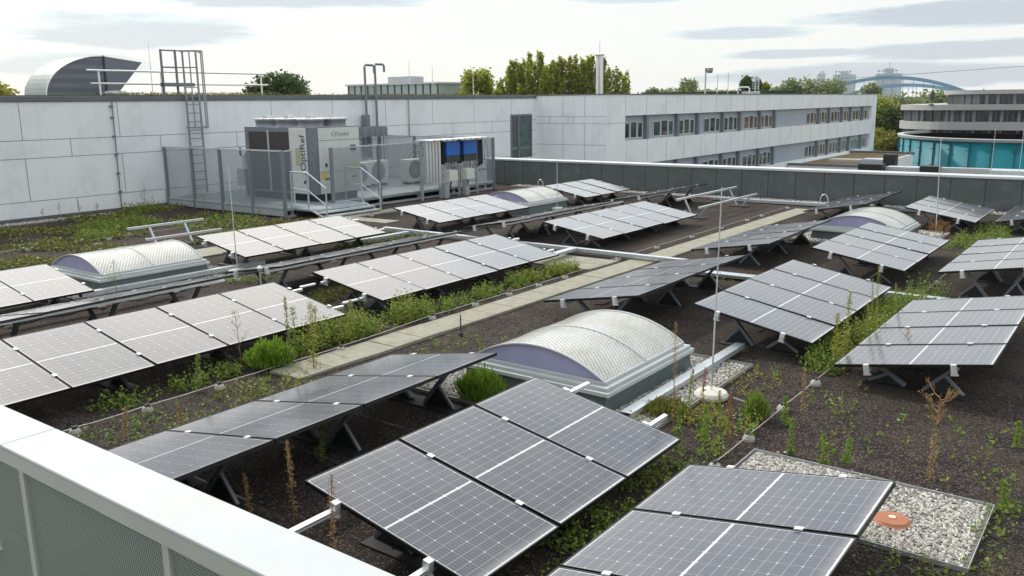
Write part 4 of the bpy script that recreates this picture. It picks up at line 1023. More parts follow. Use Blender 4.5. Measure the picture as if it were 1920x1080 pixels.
dr = thing('turquoise_drum', 'oval building clad in turquoise glass panels with white roof rim', 'building', (-9.5, 103.7, 0))
b = MB(); b.lathe((0, 0, 0), [(1, -12), (1, -.7)], 96, 13.3, 15.8); b.build('glass_wall', turq, dr, smooth=True)
b = MB(); b.lathe((0, 0, 0), [(1.012, -.7), (1.02, -.45), (.975, -.43), (.97, -1.1), (.2, -1.1)], 96, 13.3, 15.8); b.build('roof_rim', mat('rim_grey', (.40, .41, .41), .5), dr)
b = MB(); b.lathe((0, 0, 0), [(.968, -1.09), (.968, -1.06), (.1, -1.06)], 64, 13.3, 15.8); b.build('roof', mat('roof_dark', (.05, .05, .055), .8), dr)
for k in range(26):
    a = math.pi+R(-20)+math.pi*1.15*k/25; x, y = 13.36*math.cos(a), 15.87*math.sin(a)
    b = MB(); b.box(x-.05, y-.05, -12, x+.05, y+.05, -.7)
    for z in (-1.5, -3.0, -4.5): b.box(x-.28, y-.06, z-.03, x+.28, y+.06, z+.03)
    b.build('mullion', mat('drum_mullion', (.01, .09, .11), .5), dr)

cb_ = thing('curved_office', 'curved office block with white balcony bands and vertical window slats', 'building', (-2, 128, 0))
def rounded(x0, y0, x1, y1, r):
    p = []
    for k in range(13): a = math.pi+math.pi/2*k/12; p.append((x0+r+r*math.cos(a), y0+r+r*math.sin(a)))
    p += [(x1, y0), (x1, y1), (x0, y1)]
    return p
bw = mat('band_white', (.36, .36, .35), .55, noise=(.3, .05)); slat_m = mat('slats', (.08, .08, .08), .5)
gl2 = mat('office_glass', (.03, .035, .045), .1, spec=.9, noise=(.6, .5))
b = MB(); b.prism(rounded(-23.5, -18, 40, 20, 7), -12, 2.3); b.build('glass_front', gl2, cb_)
b = MB(); b.prism(rounded(-18.5, -16.5, 40, 18, 4), 2.3, 3.6); b.build('glass_front', gl2, cb_)
for z0, z1, o_ in ((1.85, 2.45, .7), (-.35, .55, .7), (-3.2, -2.2, .7)):
    b = MB(); b.prism(rounded(-23.5-o_, -18-o_, 40, 20, 7+o_), z0, z1); b.build('balcony_band', bw, cb_)
b = MB(); b.prism(rounded(-19.2, -17.2, 40, 18, 4.5), 3.6, 4.05); b.build('roof_band', bw, cb_)
# slats: one mesh per storey, an even rhythm
for z0, z1, x0, ext in ((.56, 1.84, -23.5, 0), (2.46, 3.6, -18.5, 1), (-2.2, -.36, -23.5, 0)):
    b = MB(); poly = rounded(x0-.12, (-18 if not ext else -16.5)-.12, 40, 20, 7 if not ext else 4)[:13]
    pts = []
    for p, q in zip(poly, poly[1:]):
        for k in range(3): pts.append((p[0]+(q[0]-p[0])*k/3, p[1]+(q[1]-p[1])*k/3))
    xx = poly[-1][0]
    while xx < 20: pts.append((xx, poly[-1][1])); xx += .55
    for k, (x, y) in enumerate(pts):
        b.cur = 0 if (k*7) % 5 < 3 else 1; w_ = .07 if (k*7) % 5 < 3 else .16
        if random.random() < .85: b.box(x-w_, y-.05, z0, x+w_, y+.05, z1)
    b.build('window_slats', [slat_m, mat('slat_pale', (.17, .19, .20), .5)], cb_)
ps = thing('closed_parasol', 'closed dark parasol on the terrace of the curved office', 'parasol', (-21.5, 109.9, 2.45))
b = MB(); b.lathe((0, 0, 0), [(.05, 0), (.05, .5), (.28, .55), (.22, 1.3), (.05, 1.75)], 12); b.build('canopy', dark, ps)
b = MB(); b.lathe((0, 0, 0), [(.3, 0), (.3, .08), (.06, .1)], 12); b.build('base', dark, ps)

# ------------------------------------------------------------------ distant city
hz = mat('hazed_concrete', (.43, .49, .53), .8, noise=(.05, .08)); hzd = mat('hazed_window', (.33, .39, .43), .6)  # pale blue of the distance haze is put into these colours
def tower(x, y, z1, w, label, core=0, spire=0, name='high_rise'):
    t = thing(name, label, 'tower block', (x, y, -12))
    b = MB(); b.box(-w/2, -6, 0, w/2, 6, z1+12)
    if core: b.box(-w*.15, -5, z1+12, w*.15, 5, z1+12+core)
    b.build('wall', hz, t)
    b = MB()
    for k in range(int((z1+4)/3)):
        for q in range(-2, 3): b.box(q*w*.18-w*.06, -6.1, 15+3*k, q*w*.18+w*.06, -6.001, 16.4+3*k)
    b.build('window_rows', hzd, t)
    if spire: b = MB(); b.tube([(0, 0, z1+12+core), (0, 0, z1+12+core+spire)], .4, 6); b.build('spire', hz, t)
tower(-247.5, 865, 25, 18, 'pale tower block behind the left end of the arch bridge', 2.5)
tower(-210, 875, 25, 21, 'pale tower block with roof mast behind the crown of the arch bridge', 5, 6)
wt = thing('water_tower', 'distant slim water tower with a bulging top behind the trees', 'tower', (-268, 859, -12))
b = MB(); b.lathe((0, 0, 0), [(3, 0), (2.6, 24), (4.2, 29), (4.2, 38), (2.5, 41), (.5, 42)], 14); b.build('shaft', hz, wt)
for (x, y, w, h, lb) in ((-155, 430, 14, 12.5, 'left pink apartment house under the bridge'), (-140, 432, 11, 11.5, 'right pale apartment house under the bridge')):
    t = thing('apartment_house', lb, 'building', (x, y, -12)); b = MB(); b.box(-w/2, 0, 0, w/2, 10, h+8); b.build('wall', mat('pinkish', (.45, .36, .33), .8, noise=(.3, .2)), t)
    b = MB()
    for r_ in range(4):
        for q in range(5): b.box(-w/2+1+q*(w-2)/5, -.1, h+7-2.6*(r_+1), -w/2+2.2+q*(w-2)/5, -.002, h+8.4-2.6*(r_+1)-.1)
    b.build('window_rows', hzd, t)
    b = MB(); b.box(-w/2-.3, -.3, h+8, w/2+.3, 10.3, h+8.5); b.build('roof', fascia, t)
for (x, y, w, h, lb) in ((-60, 860, 10, 10, 'left small tower far beyond the curved office roof'), (-32, 865, 12, 11, 'right small tower far beyond the curved office roof')):
    tower(x, y, h, w, lb)
br = thing('arch_bridge', 'blue steel tied-arch bridge on the horizon', 'bridge', (-146, 600, 0))
bl = mat('bridge_blue', (.12, .25, .38), .5)
def archp(x0, x1, z0, z1, dy, n=36):
    return [(x0+(x1-x0)*k/n, dy, z0+(z1-z0)*(1-(2*k/n-1)**2)) for k in range(n+1)]
for dy, x0, x1, zt in ((0, -52, 56, 15.8), (22, -38, 52, 11.2)):
    pts = archp(x0, x1, 2, zt, dy); b = MB()
    for p, q in zip(pts, pts[1:]): b.beam(p, q, 2.1, 2.1)
    b.build('arch', bl, br)
    b = MB()
    for p in pts[3:-3:2]: b.beam((p[0], dy, 0), p, .25, .25)
    b.build('hangers', bl, br)
b = MB(); b.box(-60, 0, -1, 60, 22, .6); b.build('deck', hz, br)
b = MB(); b.tube([(-95+5.6*k, 285+.0*k, 9.0+.16*k+.006*k*k) for k in range(16)], .07, 4)
tag(b.build('power_line', steel_d), 'thin overhead power line crossing the sky at right', 'cable')
b = MB(); b.box(-170, 640, -12, 40, 648, 3.6)
b2 = b.build('far_viaduct', hz); tag(b2, 'low pale far embankment wall under the bridge', 'embankment')

# the air: one even box of haze round everything that stands on the ground
hb = MB(); hb.box(-900, -60, -13, 700, 1000, 46)
hm = bpy.data.materials.new('haze'); hm.use_nodes = True; ht_ = hm.node_tree; ht_.nodes.remove(ht_.nodes['Principled BSDF'])
pvn = ht_.nodes.new('ShaderNodeVolumePrincipled'); pvn.inputs['Color'].default_value = (.97, .985, 1, 1); pvn.inputs['Density'].default_value = .00013
ht_.links.new(pvn.outputs[0], ht_.nodes['Material Output'].inputs['Volume'])
hz_o = hb.build('haze', hm); hz_o['kind'] = 'stuff'; hz_o['label'] = 'thin pale air haze fading the far towers and bridge'; hz_o['category'] = 'haze'

# masts on the far wing roof
def mast(x, y, z, h, label, head=None, r=.06):
    t = thing('roof_mast', label, 'mast', (x, y, z)); b = MB(); b.tube([(0, 0, 0), (0, 0, h)], r, 7); b.build('pole', galv, t)
    if head == 'flood': b = MB(); b.box(.0, -.15, h-.25, .55, .2, h); b.lathe((.35, 0, h-.2), [(.2, -.2), (.25, 0), (.15, .2)], 12); b.build('floodlight', steel_d, t)
    if head == 'lattice':
        b = MB()
        for k in range(5): b.beam((-.3, 0, h*.35+.16*k*h/1.4), (.35, 0, h*.35+.16*k*h/1.4), .05, .05)
        b.beam((.3, 0, 0), (.3, 0, h*.95), .06, .06); b.build('antenna_arms', galv, t)
    if head == 'bend': b = MB(); b.tube([(0, 0, h), (.15, 0, h+.1), (.9, 0, h+.1), (1.0, 0, h), (1.0, 0, 0)], .07, 7); b.build('arm', alu, t)
mast(-30.8, 68.4, 3.7, 2.2, 'floodlight pole on the far wing roof', 'flood', .07)
mast(-29.9, 68.8, 3.7, 1.7, 'thin roof mast right of the floodlight pole', r=.03)
mast(-29.1, 69.1, 3.7, 1.8, 'second thin roof mast right of the floodlight pole', r=.03)
mast(-28.9, 74.6, 3.7, 1.65, 'antenna mast with crossarms on the far wing roof', 'lattice', .05)
mast(-29.6, 72.5, 3.7, .55, 'small bent pipe on the far wing roof', 'bend', .07)
fl = thing('flue_stack', 'twin silver flue stack in front of the big yellow-green tree', 'chimney', (-31.9, 53.2, 3.7))
b = MB(); b.tube([(-.15, 0, 0), (-.15, 0, 2.75)], .12, 12); b.tube([(.15, .0, 0), (.15, 0, 2.75)], .12, 12)
for z in (.6, 1.4): b.tube([(-.15, 0, z), (-.15, 0, z+.06)], .14, 12); b.tube([(.15, 0, z), (.15, 0, z+.06)], .14, 12)
b.build('flue', alu, fl)
b = MB(); b.lathe((0, 0, 2.72), [(.32, 0), (.34, .10), (.15, .16)], 16); b.build('cap', alu, fl)
b = MB(); b.tube([(0, 0, 2.9), (0, 0, 3.7)], .02, 5); b.build('tip', galv, fl)
b = MB(); b.box(-45, 84, 3.7, -28.5, 86, 4.15); tag(b.build('roof_hedge', mat('hedge_dark', (.03, .05, .03), .9, noise=(2, .4))), 'low dark green rooftop screen on the far wing', 'screen')
b = MB(); b.box(-29.6, 73.3, 3.72, -28.2, 74.0, 4.0); tag(b.build('roof_hatch', coping_m, bevel=.03), 'small white hatch on the far wing roof', 'hatch')

# ------------------------------------------------------------------ foliage
def leaf(b, c, s_, asp=.6):
    # a leaf-sized quad with a random orientation
    d = Vector((random.gauss(0, 1), random.gauss(0, 1), random.gauss(0, .7))).normalized(); e = Vector((random.gauss(0, 1), random.gauss(0, 1), random.gauss(0, 1)))
    e = d.cross(e).normalized(); p = Vector(c)
    b.quad(p, p+d*s_*.5+e*s_*asp*.5, p+d*s_, p+d*s_*.5-e*s_*asp*.5)
def tree(x, y, ztop, hw, label, m_=None, n=1700, leafs=.34, upright=False, z0=-12, lobes=7, name='tree'):
    t = thing(name, label, 'tree', (x, y, z0), group='trees beyond the roofs')
    Ht = ztop-z0; b = MB(); b.tube([(0, 0, 0), (.1, 0, Ht*.4), (0, .1, Ht*.85)], .28, 7, .05)
    for k in range(6):
        a = random.uniform(0, 6.28); zz = Ht*random.uniform(.4, .7); rr = hw*random.uniform(.5, .9)
        b.tube([(0, 0, zz), (rr*.5*math.cos(a), rr*.5*math.sin(a), zz+Ht*.1), (rr*math.cos(a), rr*math.sin(a), zz+Ht*(.25 if upright else .17))], .08, 5, .02)
    b.build('trunk', mat('bark', (.09, .07, .05), .9), t)
    b = MB(); cs = []
    vis = max(2.2, min(Ht*.75, hw*3.2))
    for k in range(lobes):
        a = 2*math.pi*k/lobes+random.uniform(-.4, .4); f = random.random()
        rr = hw*.72*math.sqrt(random.random()); zc = Ht-hw*.45-vis*.6*f**1.6
        if upright: zc = Ht-vis*random.uniform(.3, .7)
        cs.append((rr*math.cos(a), rr*math.sin(a), zc, hw*random.uniform(.34, .52), (vis*.30 if upright else hw*random.uniform(.38, .55))))
    cs.append((0, 0, Ht-hw*.5, hw*.42, hw*.5))
    for k in range(int(n*1.7)):
        c_ = random.choice(cs); u = Vector((random.gauss(0, 1), random.gauss(0, 1), random.gauss(0, 1))).normalized()*(random.random()**.42)
        if random.random() < .12: u *= 1.3
        p = (c_[0]+u.x*c_[3], c_[1]+u.y*c_[3], c_[2]+u.z*c_[4])
        leaf(b, p, leafs*random.uniform(.7, 1.5), .75)
    b.build('crown', m_ or lf_tree, t)
    return t
def poplar(x, y, ztop, hw, label, n=3000, m_=None):
    """a broad crown built of many steep spiky plumes, as in the photograph's big tree"""
    t = thing('poplar_tree', label, 'tree', (x, y, -12), group='trees beyond the roofs')
    Ht = ztop+12; tr = MB(); cr_ = MB(); tr.tube([(0, 0, 0), (0, 0, Ht*.6)], .35, 8, .15)
    np_ = max(6, int(hw*9)); n = int(n*2.6)
    for k in range(np_):
        fx = (k+.5)/np_*2-1; dx = hw*fx+random.uniform(-.2, .2); dy = random.uniform(-1, 1)*hw*.5
        top = Ht-(abs(fx)**2.2)*2.8*(hw/2.8)-random.uniform(0, 1.3); bx = dx*.75
        tr.tube([(0, 0, Ht*.5), (bx, dy*.5, Ht*.68), (dx*.95, dy, top-.2)], .09, 5, .015)
        for q in range(n//np_):
            f = random.random()**.8; zz = Ht*.66+(top-Ht*.66)*f; cx_ = bx+(dx*1.12-bx)*f**1.5; cy_ = dy*(.5+.5*f)
            sp_ = (.55*(1-f)**.8+.04)*random.random()**.4*1.3; a = random.uniform(0, 6.28)
            leaf(cr_, (cx_+sp_*math.cos(a), cy_+sp_*math.sin(a), zz+random.uniform(-.15, .15)), random.uniform(.16, .36), .7)
    tr.build('trunk', mat('bark', (.09, .07, .05), .9), t); cr_.build('crown', m_ or lf_tree, t)
poplar(-52.2, 73.5, 8.4, 3.1, 'tallest yellow-green tree left of the flue stack', 5200)
poplar(-54.0, 72.6, 6.9, 1.7, 'lower leafy flank at the left of the big tree group', 2200)
poplar(-51.0, 75.6, 7.6, 1.5, 'leafy crown filling the middle of the big tree group', 2200)
poplar(-49.8, 76.9, 8.3, 1.6, 'yellowish slender tree in the middle of the big tree group', 2400, lf_yel)
poplar(-46.9, 76.9, 8.4, 1.8, 'dense green tree behind the twin flue stack', 2800)
poplar(-43.8, 76.4, 6.7, 1.4, 'lower spiky tree right of the flue stack', 1500)
tree(-55.4, 42.7, 5.65, 1.6, 'dark bushy tree behind the guard rail, left one', lf_dark, 2300, .22)
tree(-55.9, 45.3, 5.9, 1.9, 'dark bushy tree right of the guard rail, right one', lf_dark, 2600, .22)
tree(-50.7, 61.9, 6.3, 2.1, 'round green tree between the glazed box and the big tree', lf_tree, 2600, .26)
tree(-54.8, 71.4, 4.9, 1.4, 'low bush-like tree top left of the big tree group', lf_tree, 1000, .25)
tree(-50.9, 97.5, 4.9, .9, 'small grey-green treetop right of the big tree group', lf_far, 500, .3)
tree(-51.0, 103.1, 4.7, 2.3, 'low treetop left of the pale round tree', lf_far, 1000, .3)
tree(-47.0, 99.5, 5.9, 2.2, 'pale loose tree left of the floodlight pole', lf_far, 1100, .3)
tree(-40.6, 102.2, 6.1, .8, 'narrow conifer left of the antenna mast', lf_dark, 900, .26, True)
tree(-40.2, 104.4, 5.7, .9, 'second conifer close behind the narrow conifer', lf_dark, 900, .26, True)
tree(-39.3, 104.9, 5.3, 1.0, 'rounded green tree behind the antenna mast', lf_tree, 900, .28)
tree(-42.1, 123, 6.3, 3.0, 'pale green round tree left of the water tower', lf_far, 1900, .32)
tree(-45.0, 124, 5.2, 3.0, 'lower pale tree left of the pale round tree', lf_far, 1000, .32)
tree(-38.0, 124.3, 6.0, 3.0, 'green tree in front of the left arch end', lf_far, 1700, .32)
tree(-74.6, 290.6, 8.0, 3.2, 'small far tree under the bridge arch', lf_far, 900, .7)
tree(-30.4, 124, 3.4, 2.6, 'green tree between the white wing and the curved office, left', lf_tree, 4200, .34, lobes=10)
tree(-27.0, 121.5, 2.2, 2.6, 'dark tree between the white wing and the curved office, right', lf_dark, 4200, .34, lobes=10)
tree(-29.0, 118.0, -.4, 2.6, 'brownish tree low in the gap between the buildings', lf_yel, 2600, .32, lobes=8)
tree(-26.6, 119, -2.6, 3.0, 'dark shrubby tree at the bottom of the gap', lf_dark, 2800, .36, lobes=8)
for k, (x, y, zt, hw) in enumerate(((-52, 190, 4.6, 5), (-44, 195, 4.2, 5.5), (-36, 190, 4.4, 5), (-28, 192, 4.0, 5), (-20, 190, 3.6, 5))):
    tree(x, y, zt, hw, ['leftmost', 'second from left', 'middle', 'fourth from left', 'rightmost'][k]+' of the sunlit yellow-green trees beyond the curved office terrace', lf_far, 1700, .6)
tree(-54.4, 25.4, 5.0, .7, 'small spiky tree left of the vent hood', lf_dark, 420, .2, True)
tree(-55.1, 23.6, 4.85, .95, 'yellowish bush top at the left edge of the sky', lf_yel, 420, .2)
tree(-56.1, 22.0, 4.7, .9, 'bush top cut by the left edge of the photo', lf_yel, 300, .2)
b = MB()
for _ in range(22000):
    x = random.uniform(-190, -20); y = random.uniform(330, 390); leaf(b, (x, y, random.uniform(0, 6.6+2.6*mno.noise(Vector((x*.09, 0, 0)))) if x < -125 else random.uniform(-4, 2.6)), 1.5)
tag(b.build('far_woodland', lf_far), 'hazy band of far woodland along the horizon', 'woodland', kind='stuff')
b = MB()
for _ in range(2500):
    y = random.uniform(15.5, 22.5); x = random.uniform(-30.5, -28); z = 3.73; leaf(b, (x, y, z+random.uniform(0, .1)), .06)
for _ in range(1800):
    y = random.uniform(24, 36); x = random.uniform(-34, -28); leaf(b, (x, y, 3.73+random.uniform(0, .06)), .07)
tag(b.build('roof_moss', lf_moss), 'low mossy growth along the wing roof edge', 'moss', kind='stuff')

# ---- ground cover on our roof: leafy shoots, uncountable
def shoot(b, x, y, h, spread, leaves, ls):
    a = random.uniform(0, 6.28); lx, ly = math.cos(a)*spread, math.sin(a)*spread; z0 = gz(x, y)
    for k in range(leaves):
        f = (k+random.random())/leaves; c_ = (x+lx*f*f+random.gauss(0, .015), y+ly*f*f+random.gauss(0, .015), z0+h*f)
        leaf(b, c_, ls*random.uniform(.7, 1.35)*(1.1-.5*f), .6)
def cover(name, label, m_, regions, kind='stuff'):
    b = MB()
    for (x0, y0, x1, y1, n, h, ls, lv) in regions:
        for _ in range(int(n*(1.9 if n > 99 else 1.2))):
            x, y = random.uniform(x0, x1), random.uniform(y0, y1)
            nz = mno.noise(Vector((x*1.6, y*1.6, 9)))
            if nz < -.12 and random.random() < .85: continue
            shoot(b, x, y, h*random.uniform(.35, 1.15)*(1+nz*.6), h*.35, lv, ls)
    return tag(b.build(name, m_), label, 'plants', kind='stuff')
cover('leafy_weeds', 'leafy green weeds growing along the path and between panel tables', lf_green, [
    (-9.55, 7.3, -9.0, 10.4, 420, .30, .055, 9), (-10.4, 8.6, -9.5, 9.3, 120, .24, .05, 8), (-9.38, 4.4, -9.0, 7.2, 150, .20, .05, 8), (-9.4, 10.4, -9.05, 12.6, 150, .22, .05, 8),
    (-9.55, 12.4, -9.1, 14.5, 330, .22, .05, 8), (-8.6, 3.7, -7.7, 6.3, 70, .14, .045, 6), (-8.65, 4.0, -8.0, 6.5, 60, .16, .045, 6),
    (-3.55, 4.3, -2.98, 7.4, 230, .16, .045, 7), (-3.35, 10.4, -2.82, 15.4, 620, .26, .05, 9), (-3.3, 15.4, -2.6, 16.2, 60, .3, .05, 8),
    (-2.9, 14.2, -1.0, 15.0, 200, .22, .06, 8), (-3.6, 20.5, -2.6, 25, 240, .25, .06, 8), (-12.1, 3.5, -11.1, 14.5, 600, .16, .045, 7),
    (-7.9, 7.9, -6.9, 9.3, 40, .2, .045, 8), (-2.85, 9.2, -2.3, 10.0, 30, .2, .045, 7), (-4.6, 9.9, -3.4, 10.6, 16, .2, .045, 8), (-14.2, 9.6, -13.7, 10.8, 70, .14, .05, 6),
    (-.8, 6.0, -.55, 7.8, 46, .14, .04, 6), (-2.7, 5.9, -.8, 6.35, 60, .12, .04, 6), (-6.6, 14.6, -5.4, 15.0, 20, .15, .04, 6), (-16, 13.5, -14.2, 16, 150, .16, .06, 7)])
cover('yellow_weeds', 'yellowing low weeds scattered over the planted roof', lf_yel, [
    (-9.55, 7.4, -9.0, 10.2, 130, .32, .05, 8), (-3.7, 7.3, -3.0, 8.3, 90, .20, .04, 7), (-12.1, 3.5, -11.1, 14.5, 400, .16, .04, 7), (-3.35, 11.2, -2.85, 13, 80, .35, .05, 9),
    (-9.55, 12.6, -9.1, 14.5, 150, .24, .05, 7), (-8.6, 5.2, -7.8, 6.9, 70, .12, .04, 6), (-2.6, 7.8, 1, 10, 46, .10, .035, 6), (-4.2, 6.9, -3.9, 7.6, 24, .16, .04, 6), (-3.9, 8.1, -3.3, 10, 70, .10, .035, 6)])
cover('lime_sprouts', 'bright small sprouts dotted over the dark substrate at right', lf_lime, [
    (-2.75, 7.75, -.2, 9.6, 34, .20, .045, 9), (-3.4, 7.4, -2.9, 8.2, 18, .24, .05, 10), (-1.0, 8, 1.5, 10, 16, .16, .04, 8), (-8.1, 4, -7.6, 6, 12, .14, .04, 7), (-5.6, 3.4, -4.8, 4.2, 8, .12, .03, 7)])
b = MB()
for _ in range(9000):
    x, y = random.uniform(-26.4, -17.2), random.uniform(7.0, 16.5)
    if x > -18.2 and 9.5 < y < 14: continue
    nz = mno.noise(Vector((x*.55, y*.55, 3)))+.5*mno.noise(Vector((x*1.7, y*1.7, 1)))
    if nz < .12: continue
    for q in range(5): leaf(b, (x+random.gauss(0, .08), y+random.gauss(0, .08), random.uniform(0, .06+.22*max(0, nz))), random.uniform(.05, .10))
tag(b.build('moss_and_sedum', lf_moss), 'olive and reddish sedum covering the roof before the white wall', 'sedum', kind='stuff')
cover('wall_weeds', 'patches of taller green weeds in the sedum before the white wall', lf_green, [
    (-24.2, 11.6, -22.6, 13.6, 330, .26, .07, 8), (-22.3, 10.8, -21.6, 11.8, 120, .24, .07, 8), (-26.6, 14.5, -25.8, 16, 150, .3, .07, 8), (-23.0, 13.6, -21, 16, 200, .16, .07, 6), (-20.5, 12.9, -18.5, 14.8, 160, .14, .06, 6)])

# shrubs as things
def shrub(x, y, r, h, label, m_, n=2600, ls=.035):
    t = thing('shrub', label, 'shrub', (x, y, 0)); b = MB()
    for _ in range(n):
        a = random.uniform(0, 6.28); rr = r*math.sqrt(random.random())*random.choice((1, 1, 1.25)); f = random.random()**.6; zt = h*(1-(rr/r)**2*.40)*(.8+.4*mno.noise(Vector((math.cos(a)*2, math.sin(a)*2, rr*9+x))))*random.uniform(.8, 1.15)
        px, py = rr*math.cos(a)*(.7+.4*f)+random.gauss(0, .012), rr*math.sin(a)*(.7+.4*f)+random.gauss(0, .012); p = Vector((px, py, zt*f))
        d = Vector((px*.8, py*.8, .35+random.random()*.4)).normalized(); e = d.cross(Vector((random.gauss(0, 1), random.gauss(0, 1), .2))).normalized(); s_ = ls*random.uniform(.7, 1.6)
        b.quad(p, p+d*s_*.5+e*s_*.14, p+d*s_*1.2, p+d*s_*.5-e*s_*.14)
    b.build('foliage', m_, t)
    b = MB()
    for k in range(14):
        a = 6.28*k/14; b.tube([(0, 0, 0), (r*.35*math.cos(a), r*.35*math.sin(a), h*.45), (r*.7*math.cos(a), r*.7*math.sin(a), h*.75)], .005, 4, .002)
    b.build('stems', stem_m, t)
shrub(-8.98, 6.72, .25, .36, 'bright green cushion-shaped shrub beside the long bright table', lf_lime, 5200, .05)
shrub(-5.95, 7.32, .22, .34, 'bright green shrub against the nearest skylight curb', lf_lime, 4200, .05)
shrub(-3.95, 8.05, .22, .16, 'low dull green shrub beside the galvanised tray', lf_moss, 1500, .04)
shrub(-3.12, 8.5, .12, .30, 'fine feathery green plant by the lightning wire', lf_green, 1500, .035)
shrub(-4.08, 22.9, .25, .5, 'reddish straggly bush beneath the three-panel table', lf_red, 380, .045)

# tall weeds as things
def weed(x, y, h, label, style='plume', m_=None, w=.05):
    t = thing('tall_weed', label, 'weed', (x, y, 0), group='tall single weeds on the roof')
    m_ = m_ or lf_dry; st_ = MB(); fo = MB(); bx, by = random.uniform(-.04, .04), random.uniform(-.04, .04)
    def P(f): return Vector((bx*f*f, by*f*f, h*f))
    st_.tube([P(k/6) for k in range(7)], .006, 5, .002)
    if style == 'plume':        # dense narrow seed head over a bare leafy stem
        for k in range(340):
            f = random.uniform(.45, 1.0); rr = .62*w*math.sin((f-.45)/.55*math.pi*.85+.2)*random.random()**.6*random.uniform(.6, 1.15); a = random.uniform(0, 6.28)
            leaf(fo, P(f)+Vector((rr*math.cos(a), rr*math.sin(a), 0)), .016, .45)
        for k in range(70):
            f = random.uniform(.08, .5); a = random.uniform(0, 6.28); leaf(fo, P(f)+Vector((.02*math.cos(a), .02*math.sin(a), 0)), .03, .3)
    elif style == 'leafy':
        for k in range(int(90+h*230)):
            f = random.uniform(.05, 1); rr = w*(1.1-f*.7)*random.random(); a = random.uniform(0, 6.28)
            leaf(fo, P(f)+Vector((rr*math.cos(a), rr*math.sin(a), 0)), .045*(1.15-.5*f), .35)
        for k in range(60): f = random.uniform(.85, 1.02); a = random.uniform(0, 6.28); leaf(fo, P(f)+Vector((w*.6*math.cos(a), w*.6*math.sin(a), 0))*.6+P(f)*.0, .02, .5)
    elif style == 'bare':
        for k in range(16):
            f = random.uniform(.3, .95); a = random.uniform(0, 6.28); l_ = h*.22*(1.1-f); e = P(f)+Vector((l_*math.cos(a), l_*math.sin(a), l_*1.1)); st_.tube([P(f), e], .003, 4, .0015)
            for q in range(5): leaf(fo, e+Vector((random.gauss(0, .01), random.gauss(0, .01), random.gauss(0, .015))), .018, .6)
    elif style == 'umbel':      # the dry branching one
        for k in range(11):
            f = random.uniform(.62, .97); a = 6.28*k/11+random.uniform(-.3, .3); l_ = h*random.uniform(.10, .19)
            m1 = P(f)+Vector((l_*.6*math.cos(a), l_*.6*math.sin(a), l_*.25)); e = P(f)+Vector((l_*math.cos(a), l_*math.sin(a), l_*.9)); st_.tube([P(f), m1, e], .006, 5, .003)
            for s_ in range(4):
                e2 = e+Vector((random.gauss(0, .025), random.gauss(0, .025), random.uniform(-.01, .035))); st_.tube([m1, e2], .003, 4, .002)
                for q in range(6): leaf(fo, e2+Vector((random.gauss(0, .009), random.gauss(0, .009), random.gauss(0, .008))), .013, .7)
        for k in range(220):
            f = random.uniform(.02, .62)**1.1; a = random.uniform(0, 6.28); r_ = .012+.035*(1-f)*random.random(); leaf(fo, P(f)+Vector((r_*math.cos(a), r_*math.sin(a), 0)), .025, .3)
    st_.build('stem', brown_m if m_ in (lf_dry, lf_red) else stem_m, t); fo.build('leaves', m_, t)
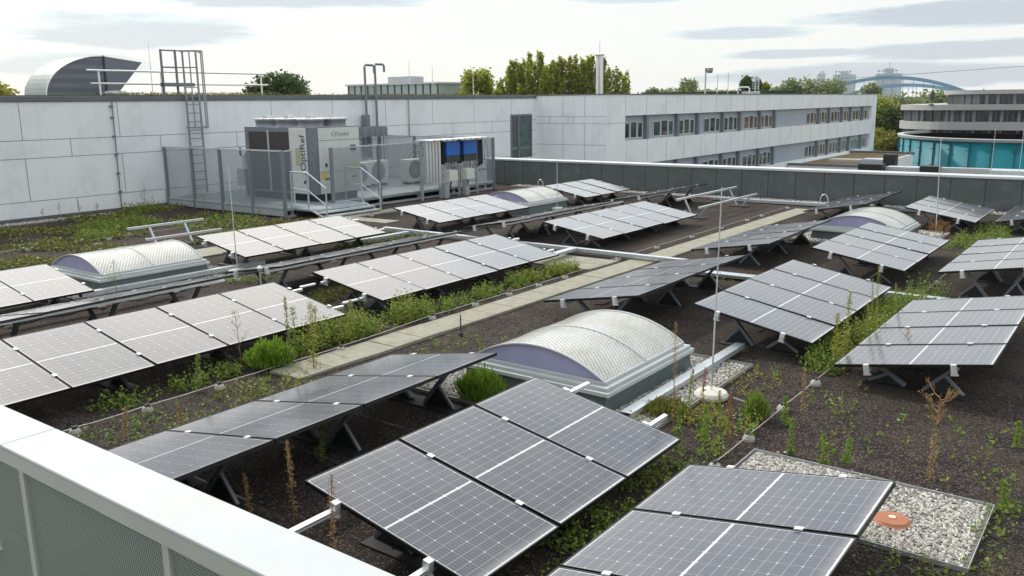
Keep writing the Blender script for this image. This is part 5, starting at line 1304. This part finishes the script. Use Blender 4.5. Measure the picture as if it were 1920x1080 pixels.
WD = [(-5.32, 4.1, .72, 'brown-plumed weed in the dark gap behind the near coping', 'plume', lf_dry, .045), (-5.74, 3.97, .38, 'short golden weed just behind the near coping', 'plume', lf_dry, .035),
 (-4.36, 3.68, .84, 'feathery brown weed standing before the near corner of the front table', 'plume', lf_dry, .06), (-6.09, 5.06, .38, 'single pale green weed in the dark gap before the front table', 'leafy', lf_green, .05),
 (-3.72, 7.75, 1.14, 'tallest ochre weed in front of the nearest skylight', 'plume', lf_dry, .07), (-3.8, 8.3, .5, 'ochre weed beside the galvanised tray', 'plume', lf_yel, .05),
 (-3.69, 8.41, .5, 'reddish weed in front of the rod base', 'plume', lf_red, .05), (-3.1, 7.72, .52, 'rust-coloured leaning weed right of the rod base', 'plume', lf_red, .045), (-3.3, 7.95, .45, 'green-brown weed between rod base and wire', 'plume', lf_yel, .03),
 (-1.29, 7.93, .82, 'dry branching umbel weed on bare substrate at right', 'umbel', lf_dry, .1), (-2.82, 12.1, 1.12, 'tall golden plume weed between the two right-hand tables', 'plume', lf_yel, .075),
 (-2.89, 10.9, 1.0, 'tall green weed before the rod table corner', 'leafy', lf_yel, .05), (-2.86, 11.88, .66, 'lower golden weed left of the tallest plume at right', 'plume', lf_yel, .07),
 (-2.95, 10.75, .72, 'olive weed beside the tall green weed at right', 'leafy', lf_yel, .06), (-8.69, 6.81, .95, 'tall thin weed growing beside the cushion-shaped shrub', 'leafy', lf_green, .04), (-8.4, 6.95, .9, 'tall bushy pale weed by the start of the path', 'leafy', lf_yel, .09),
 (-9.26, 6.47, .78, 'thin grey weed in front of the long bright table', 'bare', lf_green, .03), (-8.17, 4.26, .36, 'small rust plume beside the near wire block', 'plume', lf_dry, .045), (-8.03, 4.81, .24, 'short rust plume left of the dark table', 'plume', lf_dry, .045),
 (-2.8, 8.5, .32, 'small green spike right of the lightning wire', 'leafy', lf_lime, .03), (-3.27, 7.52, .30, 'bright lime weed at the far corner of the front table', 'leafy', lf_lime, .07), (-3.35, 7.7, .34, 'taller bright lime weed near the rod', 'leafy', lf_lime, .06),
 (-2.5, 7.8, .36, 'slender green weed above the pebble bed', 'leafy', lf_green, .03), (-2.16, 7.72, .31, 'left pale sprout behind the pebble bed', 'leafy', lf_green, .05), (-2.0, 7.86, .26, 'right yellow sprout behind the pebble bed', 'leafy', lf_lime, .05),
 (-.77, 9.19, .27, 'green sprout at the right edge', 'leafy', lf_lime, .04), (-.67, 7.62, .26, 'sprout by the right corner of the pebble bed', 'leafy', lf_lime, .05), (-2.33, 11.6, .45, 'thin dark weed reflected in the right table', 'bare', lf_dry, .03),
 (-22.77, 15.07, .78, 'rust-red weed in front of the platform', 'bare', lf_red, .05), (-22.1, 15.5, .66, 'second rust-red weed in front of the platform', 'bare', lf_red, .05), (-21.4, 16.0, .4, 'third low rust-red weed below the platform corner', 'bare', lf_red, .05),
 (-27.0, 12.3, .4, 'leftmost dry stalk against the white wall', 'bare', lf_dry, .03), (-27.0, 12.8, .48, 'branching stalk against the white wall', 'bare', lf_dry, .03), (-27.0, 13.45, .52, 'bushy stalk against the middle of the white wall', 'bare', lf_dry, .04),
 (-27.0, 14.0, .42, 'short stalk left of the down conductor', 'bare', lf_dry, .03), (-26.9, 15.6, .9, 'tall stalk against the wall right of the down conductor', 'bare', lf_red, .03), (-26.9, 15.9, .42, 'small stalk next to the platform corner', 'bare', lf_dry, .03),
 (-9.1, 7.6, .62, 'leafy weed in the strip at the far end of the long bright table', 'leafy', lf_yel, .07), (-9.2, 8.4, .55, 'yellowing weed in the gap between long bright and centre tables', 'leafy', lf_yel, .07),
 (-9.05, 7.2, .7, 'bushy weed directly behind the cushion-shaped shrub', 'leafy', lf_green, .08), (-3.05, 12.8, .8, 'slim golden weed deep between the two right-hand tables', 'plume', lf_yel, .05),
 (-2.9, 13.6, .6, 'small plume weed near the crossing tray at right', 'plume', lf_yel, .05), (-3.45, 7.3, .42, 'slim sprout beside the far corner of the front table', 'leafy', lf_green, .04),
 (-2.75, 8.9, .5, 'slender rusty stalk right of the wire junction', 'plume', lf_dry, .03), (-8.9, 5.6, .45, 'leafy weed by the wire block left of the dark table', 'leafy', lf_green, .06),
 (-14.5, 7.7, .72, 'thin dark stalk in front of the left skylight pane', 'bare', lf_green, .03)]
for a in WD: weed(*a)
